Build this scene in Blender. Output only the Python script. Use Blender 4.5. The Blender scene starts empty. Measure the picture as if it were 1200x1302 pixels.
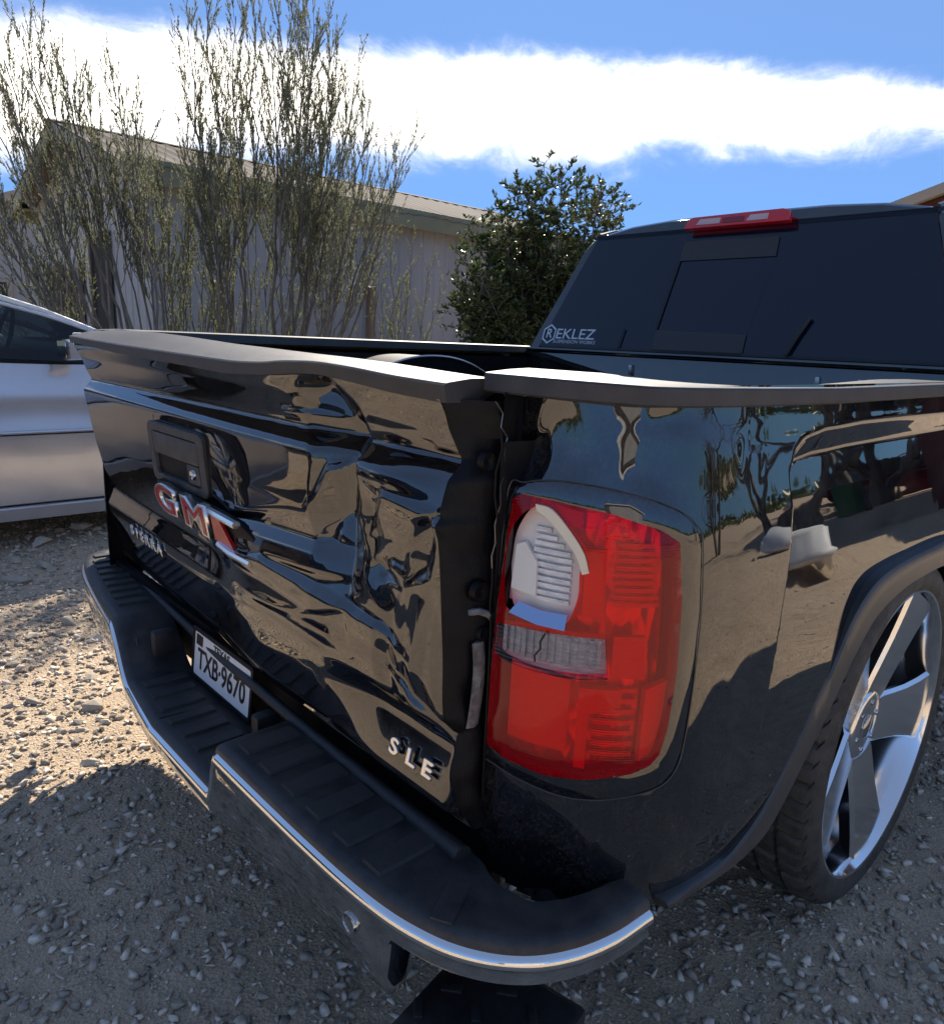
import bpy, bmesh, math, random
import numpy as np
from mathutils import Vector, Matrix
from mathutils import noise as mnoise

sc = bpy.context.scene
C = sc.collection
R = math.radians
PI = math.pi
random.seed(7)
rng = np.random.default_rng(11)

# ------------------------------------------------------------------ camera, sky, sun, exposure
CAM = Vector((1.42296, -0.64234, 1.21998))
YAW, PITCH, ROLL = 0.8159863, -0.2289328, 0.0444088
fw = Vector((-math.sin(YAW) * math.cos(PITCH), math.cos(YAW) * math.cos(PITCH), math.sin(PITCH)))
rt = fw.cross(Vector((0, 0, 1))).normalized()
up = rt.cross(fw)
rt2 = rt * math.cos(ROLL) + up * math.sin(ROLL)
up2 = -rt * math.sin(ROLL) + up * math.cos(ROLL)
cam = bpy.data.cameras.new('camera')
cam_o = bpy.data.objects.new('camera', cam)
C.objects.link(cam_o)
mw = Matrix((rt2, up2, -fw)).transposed().to_4x4()
mw.translation = CAM
cam_o.matrix_world = mw
cam.sensor_fit = 'HORIZONTAL'
cam.sensor_width = 36
cam.lens = 36 * 934.9966 / 1200
cam.clip_start = 0.02
cam.clip_end = 2000
sc.camera = cam_o

SUN_EL, SUN_AZ = R(40), R(45)          # azimuth from +y towards -x
sun_dir = Vector((-math.sin(SUN_AZ) * math.cos(SUN_EL), math.cos(SUN_AZ) * math.cos(SUN_EL), math.sin(SUN_EL)))
world = bpy.data.worlds.new('World')
sc.world = world
world.use_nodes = True
wn, wl = world.node_tree.nodes, world.node_tree.links
wn.clear()
w_out = wn.new('ShaderNodeOutputWorld')
bg = wn.new('ShaderNodeBackground')
bg.inputs['Strength'].default_value = 0.065
wl.new(bg.outputs[0], w_out.inputs[0])
sky = wn.new('ShaderNodeTexSky')
sky.sky_type = 'NISHITA'
sky.sun_disc = False
sky.sun_elevation = SUN_EL
sky.sun_rotation = -SUN_AZ
sky.air_density = 1.0
sky.dust_density = 0.1
sky.ozone_density = 2.5
tc = wn.new('ShaderNodeTexCoord')


def wmath(op, a, b=None, c=None):
    n = wn.new('ShaderNodeMath')
    n.operation = op
    for i, v in enumerate((a, b, c)):
        if v is None:
            continue
        if isinstance(v, (int, float)):
            n.inputs[i].default_value = v
        else:
            wl.new(v, n.inputs[i])
    return n.outputs[0]


def wdot(v):
    n = wn.new('ShaderNodeVectorMath')
    n.operation = 'DOT_PRODUCT'
    wl.new(tc.outputs['Generated'], n.inputs[0])
    n.inputs[1].default_value = v
    return n.outputs['Value']


def wnoise(scale, detail, rough, vec_scale=(1, 1, 1), dist=0.0):
    m = wn.new('ShaderNodeMapping')
    m.inputs['Scale'].default_value = vec_scale
    wl.new(tc.outputs['Generated'], m.inputs[0])
    n = wn.new('ShaderNodeTexNoise')
    n.inputs['Scale'].default_value = scale
    n.inputs['Detail'].default_value = detail
    n.inputs['Roughness'].default_value = rough
    n.inputs['Distortion'].default_value = dist
    wl.new(m.outputs[0], n.inputs[0])
    return n.outputs['Fac']


def smooth(x, lo, hi):
    n = wn.new('ShaderNodeMapRange')
    n.interpolation_type = 'SMOOTHSTEP'
    n.inputs['From Min'].default_value = lo
    n.inputs['From Max'].default_value = hi
    wl.new(x, n.inputs['Value'])
    return n.outputs[0]


def plane_n(d1, d2):
    n = Vector(d1).cross(Vector(d2)).normalized()
    return n if n.z > 0 else -n


# one long cloud sheet: between two great circles of the sky, edges broken by noise
n_up = plane_n((-0.936, 0.204, 0.298), (-0.294, 0.913, 0.280))
n_lo = plane_n((-0.835, 0.514, 0.190), (-0.289, 0.931, 0.208))
n1 = wnoise(4.5, 8, 0.62, (1, 1, 2.2), 0.35)
n2 = wnoise(13, 7, 0.65, (1, 1, 1.6), 0.5)
n3 = wnoise(2.2, 3, 0.5, (1, 1, 1.5))
du = wmath('MULTIPLY', wdot(n_up), -1.0)
du = wmath('ADD', du, wmath('MULTIPLY', wmath('SUBTRACT', n1, 0.5), 0.085))
du = wmath('ADD', du, wmath('MULTIPLY', wmath('SUBTRACT', n2, 0.5), 0.045))
dl = wdot(n_lo)
dl = wmath('ADD', dl, wmath('MULTIPLY', wmath('SUBTRACT', n1, 0.5), 0.11))
dl = wmath('ADD', dl, wmath('MULTIPLY', wmath('SUBTRACT', n2, 0.5), 0.06))
mask = wmath('MULTIPLY', smooth(du, -0.016, 0.034), smooth(dl, -0.014, 0.062))
# thinner towards the north (right of the picture)
thin = smooth(wdot((-0.80, 0.60, 0.0)), 0.70, 0.93)
n4 = wnoise(7, 8, 0.7, (2.6, 0.7, 1.0), 0.8)
body = smooth(wmath('ADD', wmath('MULTIPLY', n1, 0.6), wmath('ADD', wmath('MULTIPLY', n4, 0.55), wmath('MULTIPLY', thin, 0.55))), 0.44, 0.80)
mask = wmath('MULTIPLY', mask, body)
# scattered small puffs low in the sky and a thin, patchy veil of high cirrus over the whole of it
puff = wmath('MULTIPLY', smooth(wmath('ADD', n1, wmath('MULTIPLY', n2, 0.45)), 0.86, 1.02), smooth(wdot((0, 0, 1)), 0.04, 0.16))
mask = wmath('ADD', mask, wmath('MULTIPLY', puff, 0.2))
veil = wmath('MULTIPLY', smooth(wnoise(1.6, 6, 0.6, (1, 2.2, 1), 0.6), 0.40, 0.72), 0.015)
mask = wmath('MINIMUM', wmath('ADD', mask, veil), 1.0)
# per-channel compression: holds the sun's glow down and lifts the zenith to fill shade
sep = wn.new('ShaderNodeSeparateColor')
wl.new(sky.outputs[0], sep.inputs[0])
gm = wn.new('ShaderNodeCombineColor')
for ch, pw in (('Red', 0.08), ('Green', 0.30), ('Blue', 0.49)):
    wl.new(wmath('POWER', sep.outputs[ch], pw), gm.inputs[ch])
tint = wn.new('ShaderNodeMix')
tint.data_type = 'RGBA'
tint.blend_type = 'MULTIPLY'
tint.inputs['Factor'].default_value = 1.0
tint.inputs['B'].default_value = (0.80, 1.19, 1.63, 1)
wl.new(gm.outputs[0], tint.inputs['A'])
mask = wmath('POWER', mask, 1.7)
mixc = wn.new('ShaderNodeMix')
mixc.data_type = 'RGBA'
wl.new(mask, mixc.inputs['Factor'])
wl.new(tint.outputs['Result'], mixc.inputs['A'])
shade = wn.new('ShaderNodeMix')
shade.data_type = 'RGBA'
shade.inputs['A'].default_value = (11.5, 11.4, 11.2, 1)
shade.inputs['B'].default_value = (4.3, 4.75, 5.3, 1)
wl.new(smooth(wmath('ADD', wmath('MULTIPLY', n1, 0.55), wmath('MULTIPLY', n4, 0.45)), 0.50, 0.68), shade.inputs['Factor'])
wl.new(shade.outputs['Result'], mixc.inputs['B'])
wl.new(mixc.outputs['Result'], bg.inputs['Color'])

sun = bpy.data.lights.new('sun', 'SUN')
sun.energy = 2.55
sun.angle = R(0.53)
sun.color = (1.0, 0.95, 0.88)
sun_o = bpy.data.objects.new('sun', sun)
C.objects.link(sun_o)
sun_o.rotation_euler = (-sun_dir).to_track_quat('-Z', 'Y').to_euler()
sc.view_settings.view_transform = 'Standard'
sc.view_settings.look = 'None'
sc.view_settings.gamma = 1.0
sc.view_settings.use_curve_mapping = False
sc.view_settings.exposure = 1.82
sc.view_settings.use_white_balance = True
sc.view_settings.white_balance_temperature = 7200
sc.view_settings.white_balance_tint = 10
sc.render.engine = 'CYCLES'
sc.cycles.max_bounces = 10
sc.cycles.transparent_max_bounces = 16
sc.cycles.use_denoising = True

# ------------------------------------------------------------------ materials


def pmat(name, col, rough=0.5, metal=0.0, ior=1.45, coat=0.0, spec=None):
    m = bpy.data.materials.new(name)
    m.use_nodes = True
    b = m.node_tree.nodes['Principled BSDF']
    b.inputs['Base Color'].default_value = (*col, 1)
    b.inputs['Roughness'].default_value = rough
    b.inputs['Metallic'].default_value = metal
    b.inputs['IOR'].default_value = ior
    b.inputs['Coat Weight'].default_value = coat
    b.inputs['Coat Roughness'].default_value = 0.03
    return m


def nodes(m):
    return m.node_tree.nodes, m.node_tree.links, m.node_tree.nodes['Principled BSDF']


def add_var(m, c1, c2, scale=5.0, detail=6, lo=0.35, hi=0.65, vscale=(1, 1, 1), bump=0.0, bscale=None, rough=None, dist=0.0):
    """noise-driven colour variation and fine relief in object space"""
    n, l, b = nodes(m)
    t = n.new('ShaderNodeTexCoord')
    mp = n.new('ShaderNodeMapping')
    mp.inputs['Scale'].default_value = vscale
    l.new(t.outputs['Object'], mp.inputs[0])
    nz = n.new('ShaderNodeTexNoise')
    nz.inputs['Scale'].default_value = scale
    nz.inputs['Detail'].default_value = detail
    nz.inputs['Roughness'].default_value = 0.62
    nz.inputs['Distortion'].default_value = dist
    l.new(mp.outputs[0], nz.inputs[0])
    cr = n.new('ShaderNodeValToRGB')
    cr.color_ramp.elements[0].position = lo
    cr.color_ramp.elements[1].position = hi
    cr.color_ramp.elements[0].color = (*c1, 1)
    cr.color_ramp.elements[1].color = (*c2, 1)
    l.new(nz.outputs['Fac'], cr.inputs[0])
    l.new(cr.outputs[0], b.inputs['Base Color'])
    if rough:
        mr = n.new('ShaderNodeMapRange')
        mr.inputs['To Min'].default_value, mr.inputs['To Max'].default_value = rough
        l.new(nz.outputs['Fac'], mr.inputs['Value'])
        l.new(mr.outputs[0], b.inputs['Roughness'])
    if bump:
        nb = n.new('ShaderNodeTexNoise')
        nb.inputs['Scale'].default_value = bscale or scale * 6
        nb.inputs['Detail'].default_value = 5
        l.new(mp.outputs[0], nb.inputs[0])
        bp = n.new('ShaderNodeBump')
        bp.inputs['Strength'].default_value = bump
        bp.inputs['Distance'].default_value = 0.01
        l.new(nb.outputs['Fac'], bp.inputs['Height'])
        l.new(bp.outputs[0], b.inputs['Normal'])
    return m


def paint_black():
    m = pmat('black_paint', (0.003, 0.003, 0.005), 0.02, 0, 1.95)
    n, l, b = nodes(m)
    t = n.new('ShaderNodeTexCoord')
    # thin film of road dust, heavier in patches
    nz = n.new('ShaderNodeTexNoise')
    nz.inputs['Scale'].default_value = 9
    nz.inputs['Detail'].default_value = 9
    nz.inputs['Roughness'].default_value = 0.7
    l.new(t.outputs['Object'], nz.inputs[0])
    sp = n.new('ShaderNodeTexNoise')
    sp.inputs['Scale'].default_value = 260
    sp.inputs['Detail'].default_value = 2
    l.new(t.outputs['Object'], sp.inputs[0])
    mul = n.new('ShaderNodeMath')
    mul.operation = 'MULTIPLY'
    l.new(nz.outputs['Fac'], mul.inputs[0])
    l.new(sp.outputs['Fac'], mul.inputs[1])
    cr = n.new('ShaderNodeValToRGB')
    cr.color_ramp.elements[0].position = 0.22
    cr.color_ramp.elements[1].position = 0.50
    cr.color_ramp.elements[0].color = (0.0025, 0.0027, 0.005, 1)
    cr.color_ramp.elements[1].color = (0.045, 0.040, 0.034, 1)
    l.new(mul.outputs[0], cr.inputs[0])
    l.new(cr.outputs[0], b.inputs['Base Color'])
    nb = n.new('ShaderNodeTexNoise')
    nb.inputs['Scale'].default_value = 14
    nb.inputs['Detail'].default_value = 1
    l.new(t.outputs['Object'], nb.inputs[0])
    bp = n.new('ShaderNodeBump')
    bp.inputs['Strength'].default_value = 0.05
    bp.inputs['Distance'].default_value = 0.004
    l.new(nb.outputs['Fac'], bp.inputs['Height'])
    l.new(bp.outputs[0], b.inputs['Normal'])
    return m


MAT = {}
MAT['paint'] = paint_black()
MAT['inner_black'] = add_var(pmat('inner_black', (0.006, 0.006, 0.008), 0.48), (0.003, 0.003, 0.005), (0.008, 0.008, 0.009), 30, bump=0.08)
MAT['sky_tinted_chrome'] = pmat('sky_tinted_chrome', (0.42, 0.54, 0.76), 0.10, 0.95)  # chrome tinted blue: the sky's reflection is put into its colour
MAT['handle'] = add_var(pmat('handle_plastic', (0.05, 0.05, 0.05), 0.5), (0.040, 0.040, 0.041), (0.062, 0.061, 0.060), 40, bump=0.15, bscale=800)
MAT['inner_black'].node_tree.nodes['Principled BSDF'].inputs['Specular IOR Level'].default_value = 0.22
MAT['plastic'] = add_var(pmat('black_plastic', (0.018, 0.018, 0.02), 0.42), (0.016, 0.016, 0.018), (0.026, 0.026, 0.028), 60, bump=0.25, bscale=700, rough=(0.36, 0.5))
MAT['cap'] = add_var(pmat('cap_plastic', (0.03, 0.03, 0.033), 0.5, ior=1.55), (0.022, 0.022, 0.024), (0.040, 0.040, 0.041), 24, bump=0.12, bscale=900, rough=(0.46, 0.58))
MAT['pad'] = add_var(pmat('pad_plastic', (0.012, 0.013, 0.016), 0.4), (0.022, 0.023, 0.026), (0.052, 0.050, 0.048), 22, bump=0.2, bscale=500, rough=(0.3, 0.5))
MAT['trim'] = add_var(pmat('trim_plastic', (0.02, 0.02, 0.022), 0.35, ior=1.6), (0.030, 0.030, 0.031), (0.050, 0.049, 0.047), 18, bump=0.1, bscale=600)
MAT['chrome'] = pmat('chrome', (0.78, 0.79, 0.8), 0.05, 1.0)
MAT['alloy'] = pmat('polished_alloy', (0.86, 0.86, 0.87), 0.13, 1.0)
MAT['badge'] = pmat('badge_chrome', (0.86, 0.87, 0.88), 0.2, 1.0)
MAT['dark_chrome'] = add_var(pmat('dusty_chrome', (0.5, 0.5, 0.5), 0.06, 1.0), (0.36, 0.355, 0.35), (0.6, 0.6, 0.61), 14, rough=(0.02, 0.09))
MAT['glass'] = pmat('tinted_glass', (0.004, 0.010, 0.022), 0.01, 0, 1.5)
MAT['glass_band'] = pmat('glass_frit', (0.035, 0.031, 0.030), 0.35)
MAT['rubber'] = add_var(pmat('tyre_rubber', (0.02, 0.02, 0.02), 0.6), (0.022, 0.022, 0.022), (0.065, 0.062, 0.057), 25, bump=0.3, bscale=200)
MAT['decal'] = pmat('white_vinyl', (0.62, 0.64, 0.66), 0.5)
MAT['white_plastic'] = pmat('white_plastic', (0.72, 0.70, 0.66), 0.35)
MAT['cream'] = pmat('cream_plastic', (0.74, 0.66, 0.50), 0.35)
MAT['steel'] = pmat('zinc_steel', (0.45, 0.45, 0.44), 0.32, 1.0)
MAT['badge_red'] = pmat('badge_red', (0.36, 0.012, 0.012), 0.15, 0, 1.6)
MAT['strap'] = add_var(pmat('grey_strap', (0.16, 0.16, 0.16), 0.6, 0.4), (0.10, 0.10, 0.10), (0.26, 0.26, 0.25), 60)
MAT['plate'] = pmat('plate_white', (0.70, 0.71, 0.72), 0.35)
MAT['ink'] = pmat('plate_ink', (0.01, 0.01, 0.012), 0.4)


def lens_mat(name, tint, ior=1.5, gloss=0.02, ribs=0.0, rscale=200, base=0.0, basecol=(1, 1, 1), axis=(0, 0, 1)):
    m = bpy.data.materials.new(name)
    m.use_nodes = True
    n, l = m.node_tree.nodes, m.node_tree.links
    n.clear()
    out = n.new('ShaderNodeOutputMaterial')
    tr = n.new('ShaderNodeBsdfTransparent')
    tr.inputs[0].default_value = (*tint, 1)
    gl = n.new('ShaderNodeBsdfGlossy')
    gl.inputs['Roughness'].default_value = gloss
    gl.inputs['Color'].default_value = (1, 1, 1, 1)
    fr = n.new('ShaderNodeFresnel')
    fr.inputs[0].default_value = ior
    mx = n.new('ShaderNodeMixShader')
    body = tr.outputs[0]
    if base:
        df = n.new('ShaderNodeBsdfDiffuse')
        df.inputs[0].default_value = (*basecol, 1)
        m2 = n.new('ShaderNodeMixShader')
        m2.inputs[0].default_value = base
        l.new(tr.outputs[0], m2.inputs[1])
        l.new(df.outputs[0], m2.inputs[2])
        body = m2.outputs[0]
    l.new(fr.outputs[0], mx.inputs[0])
    l.new(body, mx.inputs[1])
    l.new(gl.outputs[0], mx.inputs[2])
    l.new(mx.outputs[0], out.inputs[0])
    if ribs:
        t = n.new('ShaderNodeTexCoord')
        wv = n.new('ShaderNodeTexWave')
        wv.inputs['Scale'].default_value = rscale
        wv.bands_direction = 'Z'
        wv.inputs['Distortion'].default_value = 1.5
        l.new(t.outputs['Object'], wv.inputs[0])
        bp = n.new('ShaderNodeBump')
        bp.inputs['Strength'].default_value = ribs
        bp.inputs['Distance'].default_value = 0.003
        l.new(wv.outputs['Fac'], bp.inputs['Height'])
        l.new(bp.outputs[0], gl.inputs['Normal'])
    return m


MAT['lens_red'] = lens_mat('red_lens', (0.95, 0.010, 0.018), 1.42, 0.012, ribs=0.06, rscale=95, base=0.22, basecol=(0.95, 0.005, 0.016))
MAT['lens_dark'] = lens_mat('smoked_lens', (0.05, 0.05, 0.055), 1.9, 0.01)
MAT['lens_clear'] = lens_mat('clear_lens', (0.80, 0.80, 0.80), 1.6, 0.03, ribs=0.5, rscale=60)
MAT['housing'] = add_var(pmat('lamp_reflector', (0.8, 0.8, 0.8), 0.3, 0.15), (0.62, 0.61, 0.60), (0.92, 0.91, 0.90), 40, vscale=(1, 1, 4), bump=0.4, bscale=160)
MAT['housing_red'] = add_var(pmat('lamp_light_guide', (0.85, 0.05, 0.05), 0.3), (0.95, 0.22, 0.2), (0.98, 0.5, 0.46), 60, vscale=(1, 1, 5))
MAT['housing_dark'] = pmat('lamp_chamber', (0.80, 0.78, 0.78), 0.28, 0.75)
_n, _l, _b = nodes(MAT['housing_dark'])
_t = _n.new('ShaderNodeTexCoord')
_v = _n.new('ShaderNodeTexVoronoi')
_v.inputs['Scale'].default_value = 70
_m = _n.new('ShaderNodeMapping')
_m.inputs['Scale'].default_value = (1, 1, .45)
_l.new(_t.outputs['Object'], _m.inputs[0])
_l.new(_m.outputs[0], _v.inputs[0])
_p = _n.new('ShaderNodeBump')
_p.inputs['Strength'].default_value = .8
_p.inputs['Distance'].default_value = .006
_l.new(_v.outputs['Distance'], _p.inputs['Height'])
_l.new(_p.outputs[0], _b.inputs['Normal'])

# ------------------------------------------------------------------ geometry helpers


def mesh_obj(name, V, F, mat, parent=None, smooth=True, sharp=None):
    me = bpy.data.meshes.new(name)
    me.from_pydata([tuple(v) for v in V], [], [tuple(f) for f in F])
    me.validate()
    return link(name, me, mat, parent, smooth, sharp)


def link(name, me, mat, parent=None, smooth=True, sharp=None):
    if mat is not None:
        for mm in (mat if isinstance(mat, (list, tuple)) else [mat]):
            me.materials.append(mm)
    if smooth:
        me.polygons.foreach_set('use_smooth', [True] * len(me.polygons))
        if sharp:
            me.set_sharp_from_angle(angle=R(sharp))
    o = bpy.data.objects.new(name, me)
    C.objects.link(o)
    if parent:
        o.parent = parent
    return o


def bm_obj(name, bm, mat, parent=None, smooth=True, sharp=35, bevel=0):
    bmesh.ops.recalc_face_normals(bm, faces=bm.faces)
    if bevel:
        bmesh.ops.bevel(bm, geom=[e for e in bm.edges if e.is_manifold and e.calc_face_angle(0) > 0.5], offset=bevel, segments=2, profile=0.6, affect='EDGES')
    me = bpy.data.meshes.new(name)
    bm.to_mesh(me)
    bm.free()
    return link(name, me, mat, parent, smooth, sharp)


def add_box(bm, c, s, rot=None):
    g = bmesh.ops.create_cube(bm, size=1.0)
    for v in g['verts']:
        v.co = Vector((v.co.x * s[0], v.co.y * s[1], v.co.z * s[2]))
        if rot is not None:
            v.co = rot @ v.co
        v.co += Vector(c)
    return g['verts']


def box(name, c, s, mat, parent=None, bevel=0.004, rot=None):
    bm = bmesh.new()
    add_box(bm, c, s, rot)
    return bm_obj(name, bm, mat, parent, bevel=bevel)


def empty(name, label=None, cat=None, loc=(0, 0, 0), group=None):
    o = bpy.data.objects.new(name, None)
    o.empty_display_size = 0.2
    C.objects.link(o)
    o.location = loc
    tag(o, label, cat, group)
    return o


def tag(o, label=None, cat=None, group=None, kind=None):
    if label:
        o['label'] = label
    if cat:
        o['category'] = cat
    if group:
        o['group'] = group
    if kind:
        o['kind'] = kind
    return o


def grid_faces(nu, nv, off=0, wrap_u=False):
    F = []
    for i in range(nu if wrap_u else nu - 1):
        for j in range(nv - 1):
            a, b = i * nv + j, ((i + 1) % nu) * nv + j
            F.append((off + a, off + b, off + b + 1, off + a + 1))
    return F


def loft(rings, close_v=True, cap=True):
    """rings: list of equal length point lists; joined ring to ring"""
    nv = len(rings[0])
    V = [tuple(p) for r in rings for p in r]
    F = []
    for i in range(len(rings) - 1):
        for j in range(nv if close_v else nv - 1):
            k = (j + 1) % nv
            F.append((i * nv + j, (i + 1) * nv + j, (i + 1) * nv + k, i * nv + k))
    if cap and close_v:
        F.append(tuple(range(nv))[::-1])
        F.append(tuple((len(rings) - 1) * nv + j for j in range(nv)))
    return V, F


def loft_obj(name, rings, mat, parent=None, close_v=True, cap=True, smooth=True, sharp=40):
    V, F = loft(rings, close_v, cap)
    bm = bmesh.new()
    vs = [bm.verts.new(v) for v in V]
    for f in F:
        try:
            bm.faces.new([vs[i] for i in f])
        except ValueError:
            pass
    return bm_obj(name, bm, mat, parent, smooth, sharp)


def catmull(P, n=8):
    P = np.asarray(P, float)
    Q = np.vstack([2 * P[0] - P[1], P, 2 * P[-1] - P[-2]])
    o = []
    for i in range(1, len(Q) - 2):
        p0, p1, p2, p3 = Q[i - 1:i + 3]
        for t in np.linspace(0, 1, n, endpoint=False):
            o.append(.5 * ((2 * p1) + (-p0 + p2) * t + (2 * p0 - 5 * p1 + 4 * p2 - p3) * t * t + (-p0 + 3 * p1 - 3 * p2 + p3) * t ** 3))
    o.append(P[-1])
    return np.array(o)


def plan_normals(P):
    """outward (right-hand) normals of a plan curve, P (n,2)"""
    T = np.gradient(P, axis=0)
    T /= np.linalg.norm(T, axis=1)[:, None]
    return np.stack([T[:, 1], -T[:, 0]], 1)


def sweep_plan(name, P, profile, mat, parent=None, zf=None, close=True, cap=True, sharp=40, scale=None):
    """profile: list of (outward offset, z) swept along the plan curve P"""
    P = np.asarray(P, float)
    N = plan_normals(P)
    rings = []
    for i in range(len(P)):
        dz = zf(P[i]) if zf else 0
        k = scale(i) if scale else 1
        rings.append([(P[i, 0] + N[i, 0] * a * k, P[i, 1] + N[i, 1] * a * k, z + dz) for a, z in profile])
    return loft_obj(name, rings, mat, parent, close, cap, True, sharp)


def tube_rings(P, rad, n=8):
    P = [Vector(p) for p in P]
    rings = []
    prev = None
    for i, p in enumerate(P):
        t = (P[min(i + 1, len(P) - 1)] - P[max(i - 1, 0)]).normalized()
        if prev is None:
            a = t.orthogonal().normalized()
        else:
            a = (prev - t * prev.dot(t)).normalized()
        prev = a
        b = t.cross(a)
        r = rad[i] if hasattr(rad, '__len__') else rad
        rings.append([p + (a * math.cos(2 * PI * k / n) + b * math.sin(2 * PI * k / n)) * r for k in range(n)])
    return rings


def tube(name, P, rad, mat, parent=None, n=8):
    return loft_obj(name, tube_rings(P, rad, n), mat, parent)


def lathe(name, prof, mat, parent=None, n=64, axis='x', c=(0, 0, 0), sharp=35, close=False):
    """prof: list of (axial, radius)"""
    rings = []
    for k in range(n):
        a = 2 * PI * k / n
        ring = []
        for u, r in prof:
            p = {'x': (u, r * math.cos(a), r * math.sin(a)), 'y': (r * math.cos(a), u, r * math.sin(a)), 'z': (r * math.cos(a), r * math.sin(a), u)}[axis]
            ring.append((p[0] + c[0], p[1] + c[1], p[2] + c[2]))
        rings.append(ring)
    nv = len(prof)
    V = [p for r in rings for p in r]
    F = grid_faces(n, nv, 0, True)
    if close:
        for i in range(n):
            F.append((i * nv + nv - 1, ((i + 1) % n) * nv + nv - 1, ((i + 1) % n) * nv, i * nv))
    bm = bmesh.new()
    vs = [bm.verts.new(v) for v in V]
    for f in F:
        try:
            bm.faces.new([vs[i] for i in f])
        except ValueError:
            pass
    bmesh.ops.remove_doubles(bm, verts=bm.verts, dist=1e-5)
    return bm_obj(name, bm, mat, parent, True, sharp)


def prism(name, pts, mat, parent=None, depth=0.01, mtx=None, bevel=0.0, sharp=35):
    """2D polygon in local xy, extruded along +z by depth, placed with mtx"""
    bm = bmesh.new()
    vs = [bm.verts.new((x, y, 0)) for x, y in pts]
    f = bm.faces.new(vs)
    r = bmesh.ops.extrude_face_region(bm, geom=[f])
    for v in r['geom']:
        if isinstance(v, bmesh.types.BMVert):
            v.co.z += depth
    if mtx is not None:
        bmesh.ops.transform(bm, matrix=mtx, verts=bm.verts)
    return bm_obj(name, bm, mat, parent, bevel=bevel, sharp=sharp)


def frame(o, x, y):
    """matrix with origin o, local x and y axes"""
    x = Vector(x).normalized()
    z = x.cross(Vector(y)).normalized()
    y = z.cross(x)
    m = Matrix((x, y, z)).transposed().to_4x4()
    m.translation = Vector(o)
    return m


def text(name, s, size, mat, parent, mtx, extrude=0.001, bevel=0.0, offset=0.0, spacing=1.0, sx=1.0, shear=0.0):
    cu = bpy.data.curves.new(name, 'FONT')
    cu.body = s
    cu.size = size
    cu.extrude = extrude
    cu.bevel_depth = bevel
    cu.bevel_resolution = 1
    cu.offset = offset
    cu.space_character = spacing
    cu.shear = shear
    cu.align_x = 'CENTER'
    cu.align_y = 'CENTER'
    cu.resolution_u = 4
    t = bpy.data.objects.new('tmp', cu)
    C.objects.link(t)
    dg = bpy.context.evaluated_depsgraph_get()
    me = bpy.data.meshes.new_from_object(t.evaluated_get(dg))
    bpy.data.objects.remove(t)
    me.name = name
    me.transform(mtx @ Matrix.Diagonal((sx, 1, 1, 1)))
    me.materials.clear()
    return link(name, me, mat, parent, smooth=False)


def copy_tree(o, parent=None, mtx=None):
    c = o.copy()
    C.objects.link(c)
    c.parent = parent
    if mtx is not None:
        c.matrix_basis = mtx @ o.matrix_basis
    for ch in list(o.children):
        copy_tree(ch, c)
    return c


def boolean_cut(o, cutters):
    for ct in cutters:
        md = o.modifiers.new('cut', 'BOOLEAN')
        md.operation = 'DIFFERENCE'
        md.solver = 'EXACT'
        md.object = ct
    dg = bpy.context.evaluated_depsgraph_get()
    dg.update()
    me = bpy.data.meshes.new_from_object(o.evaluated_get(dg))
    o.modifiers.clear()
    o.data = me
    for ct in cutters:
        bpy.data.objects.remove(ct)
    me.set_sharp_from_angle(angle=R(35))


def sstep(x, a, b):
    t = np.clip((np.asarray(x, float) - a) / (b - a), 0, 1)
    return t * t * (3 - 2 * t)



# ------------------------------------------------------------------ ground
def ground_h(x, y):
    h = 0.012 * np.sin(1.7 * x + 0.6 * y) + 0.009 * np.sin(3.1 * y - 1.3 * x + 1) + 0.006 * np.sin(6.3 * x + 4.1 * y)
    return h * np.clip(np.hypot(x - 1.0, y - 0.9) / 2.0, 0.15, 1)


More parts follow.
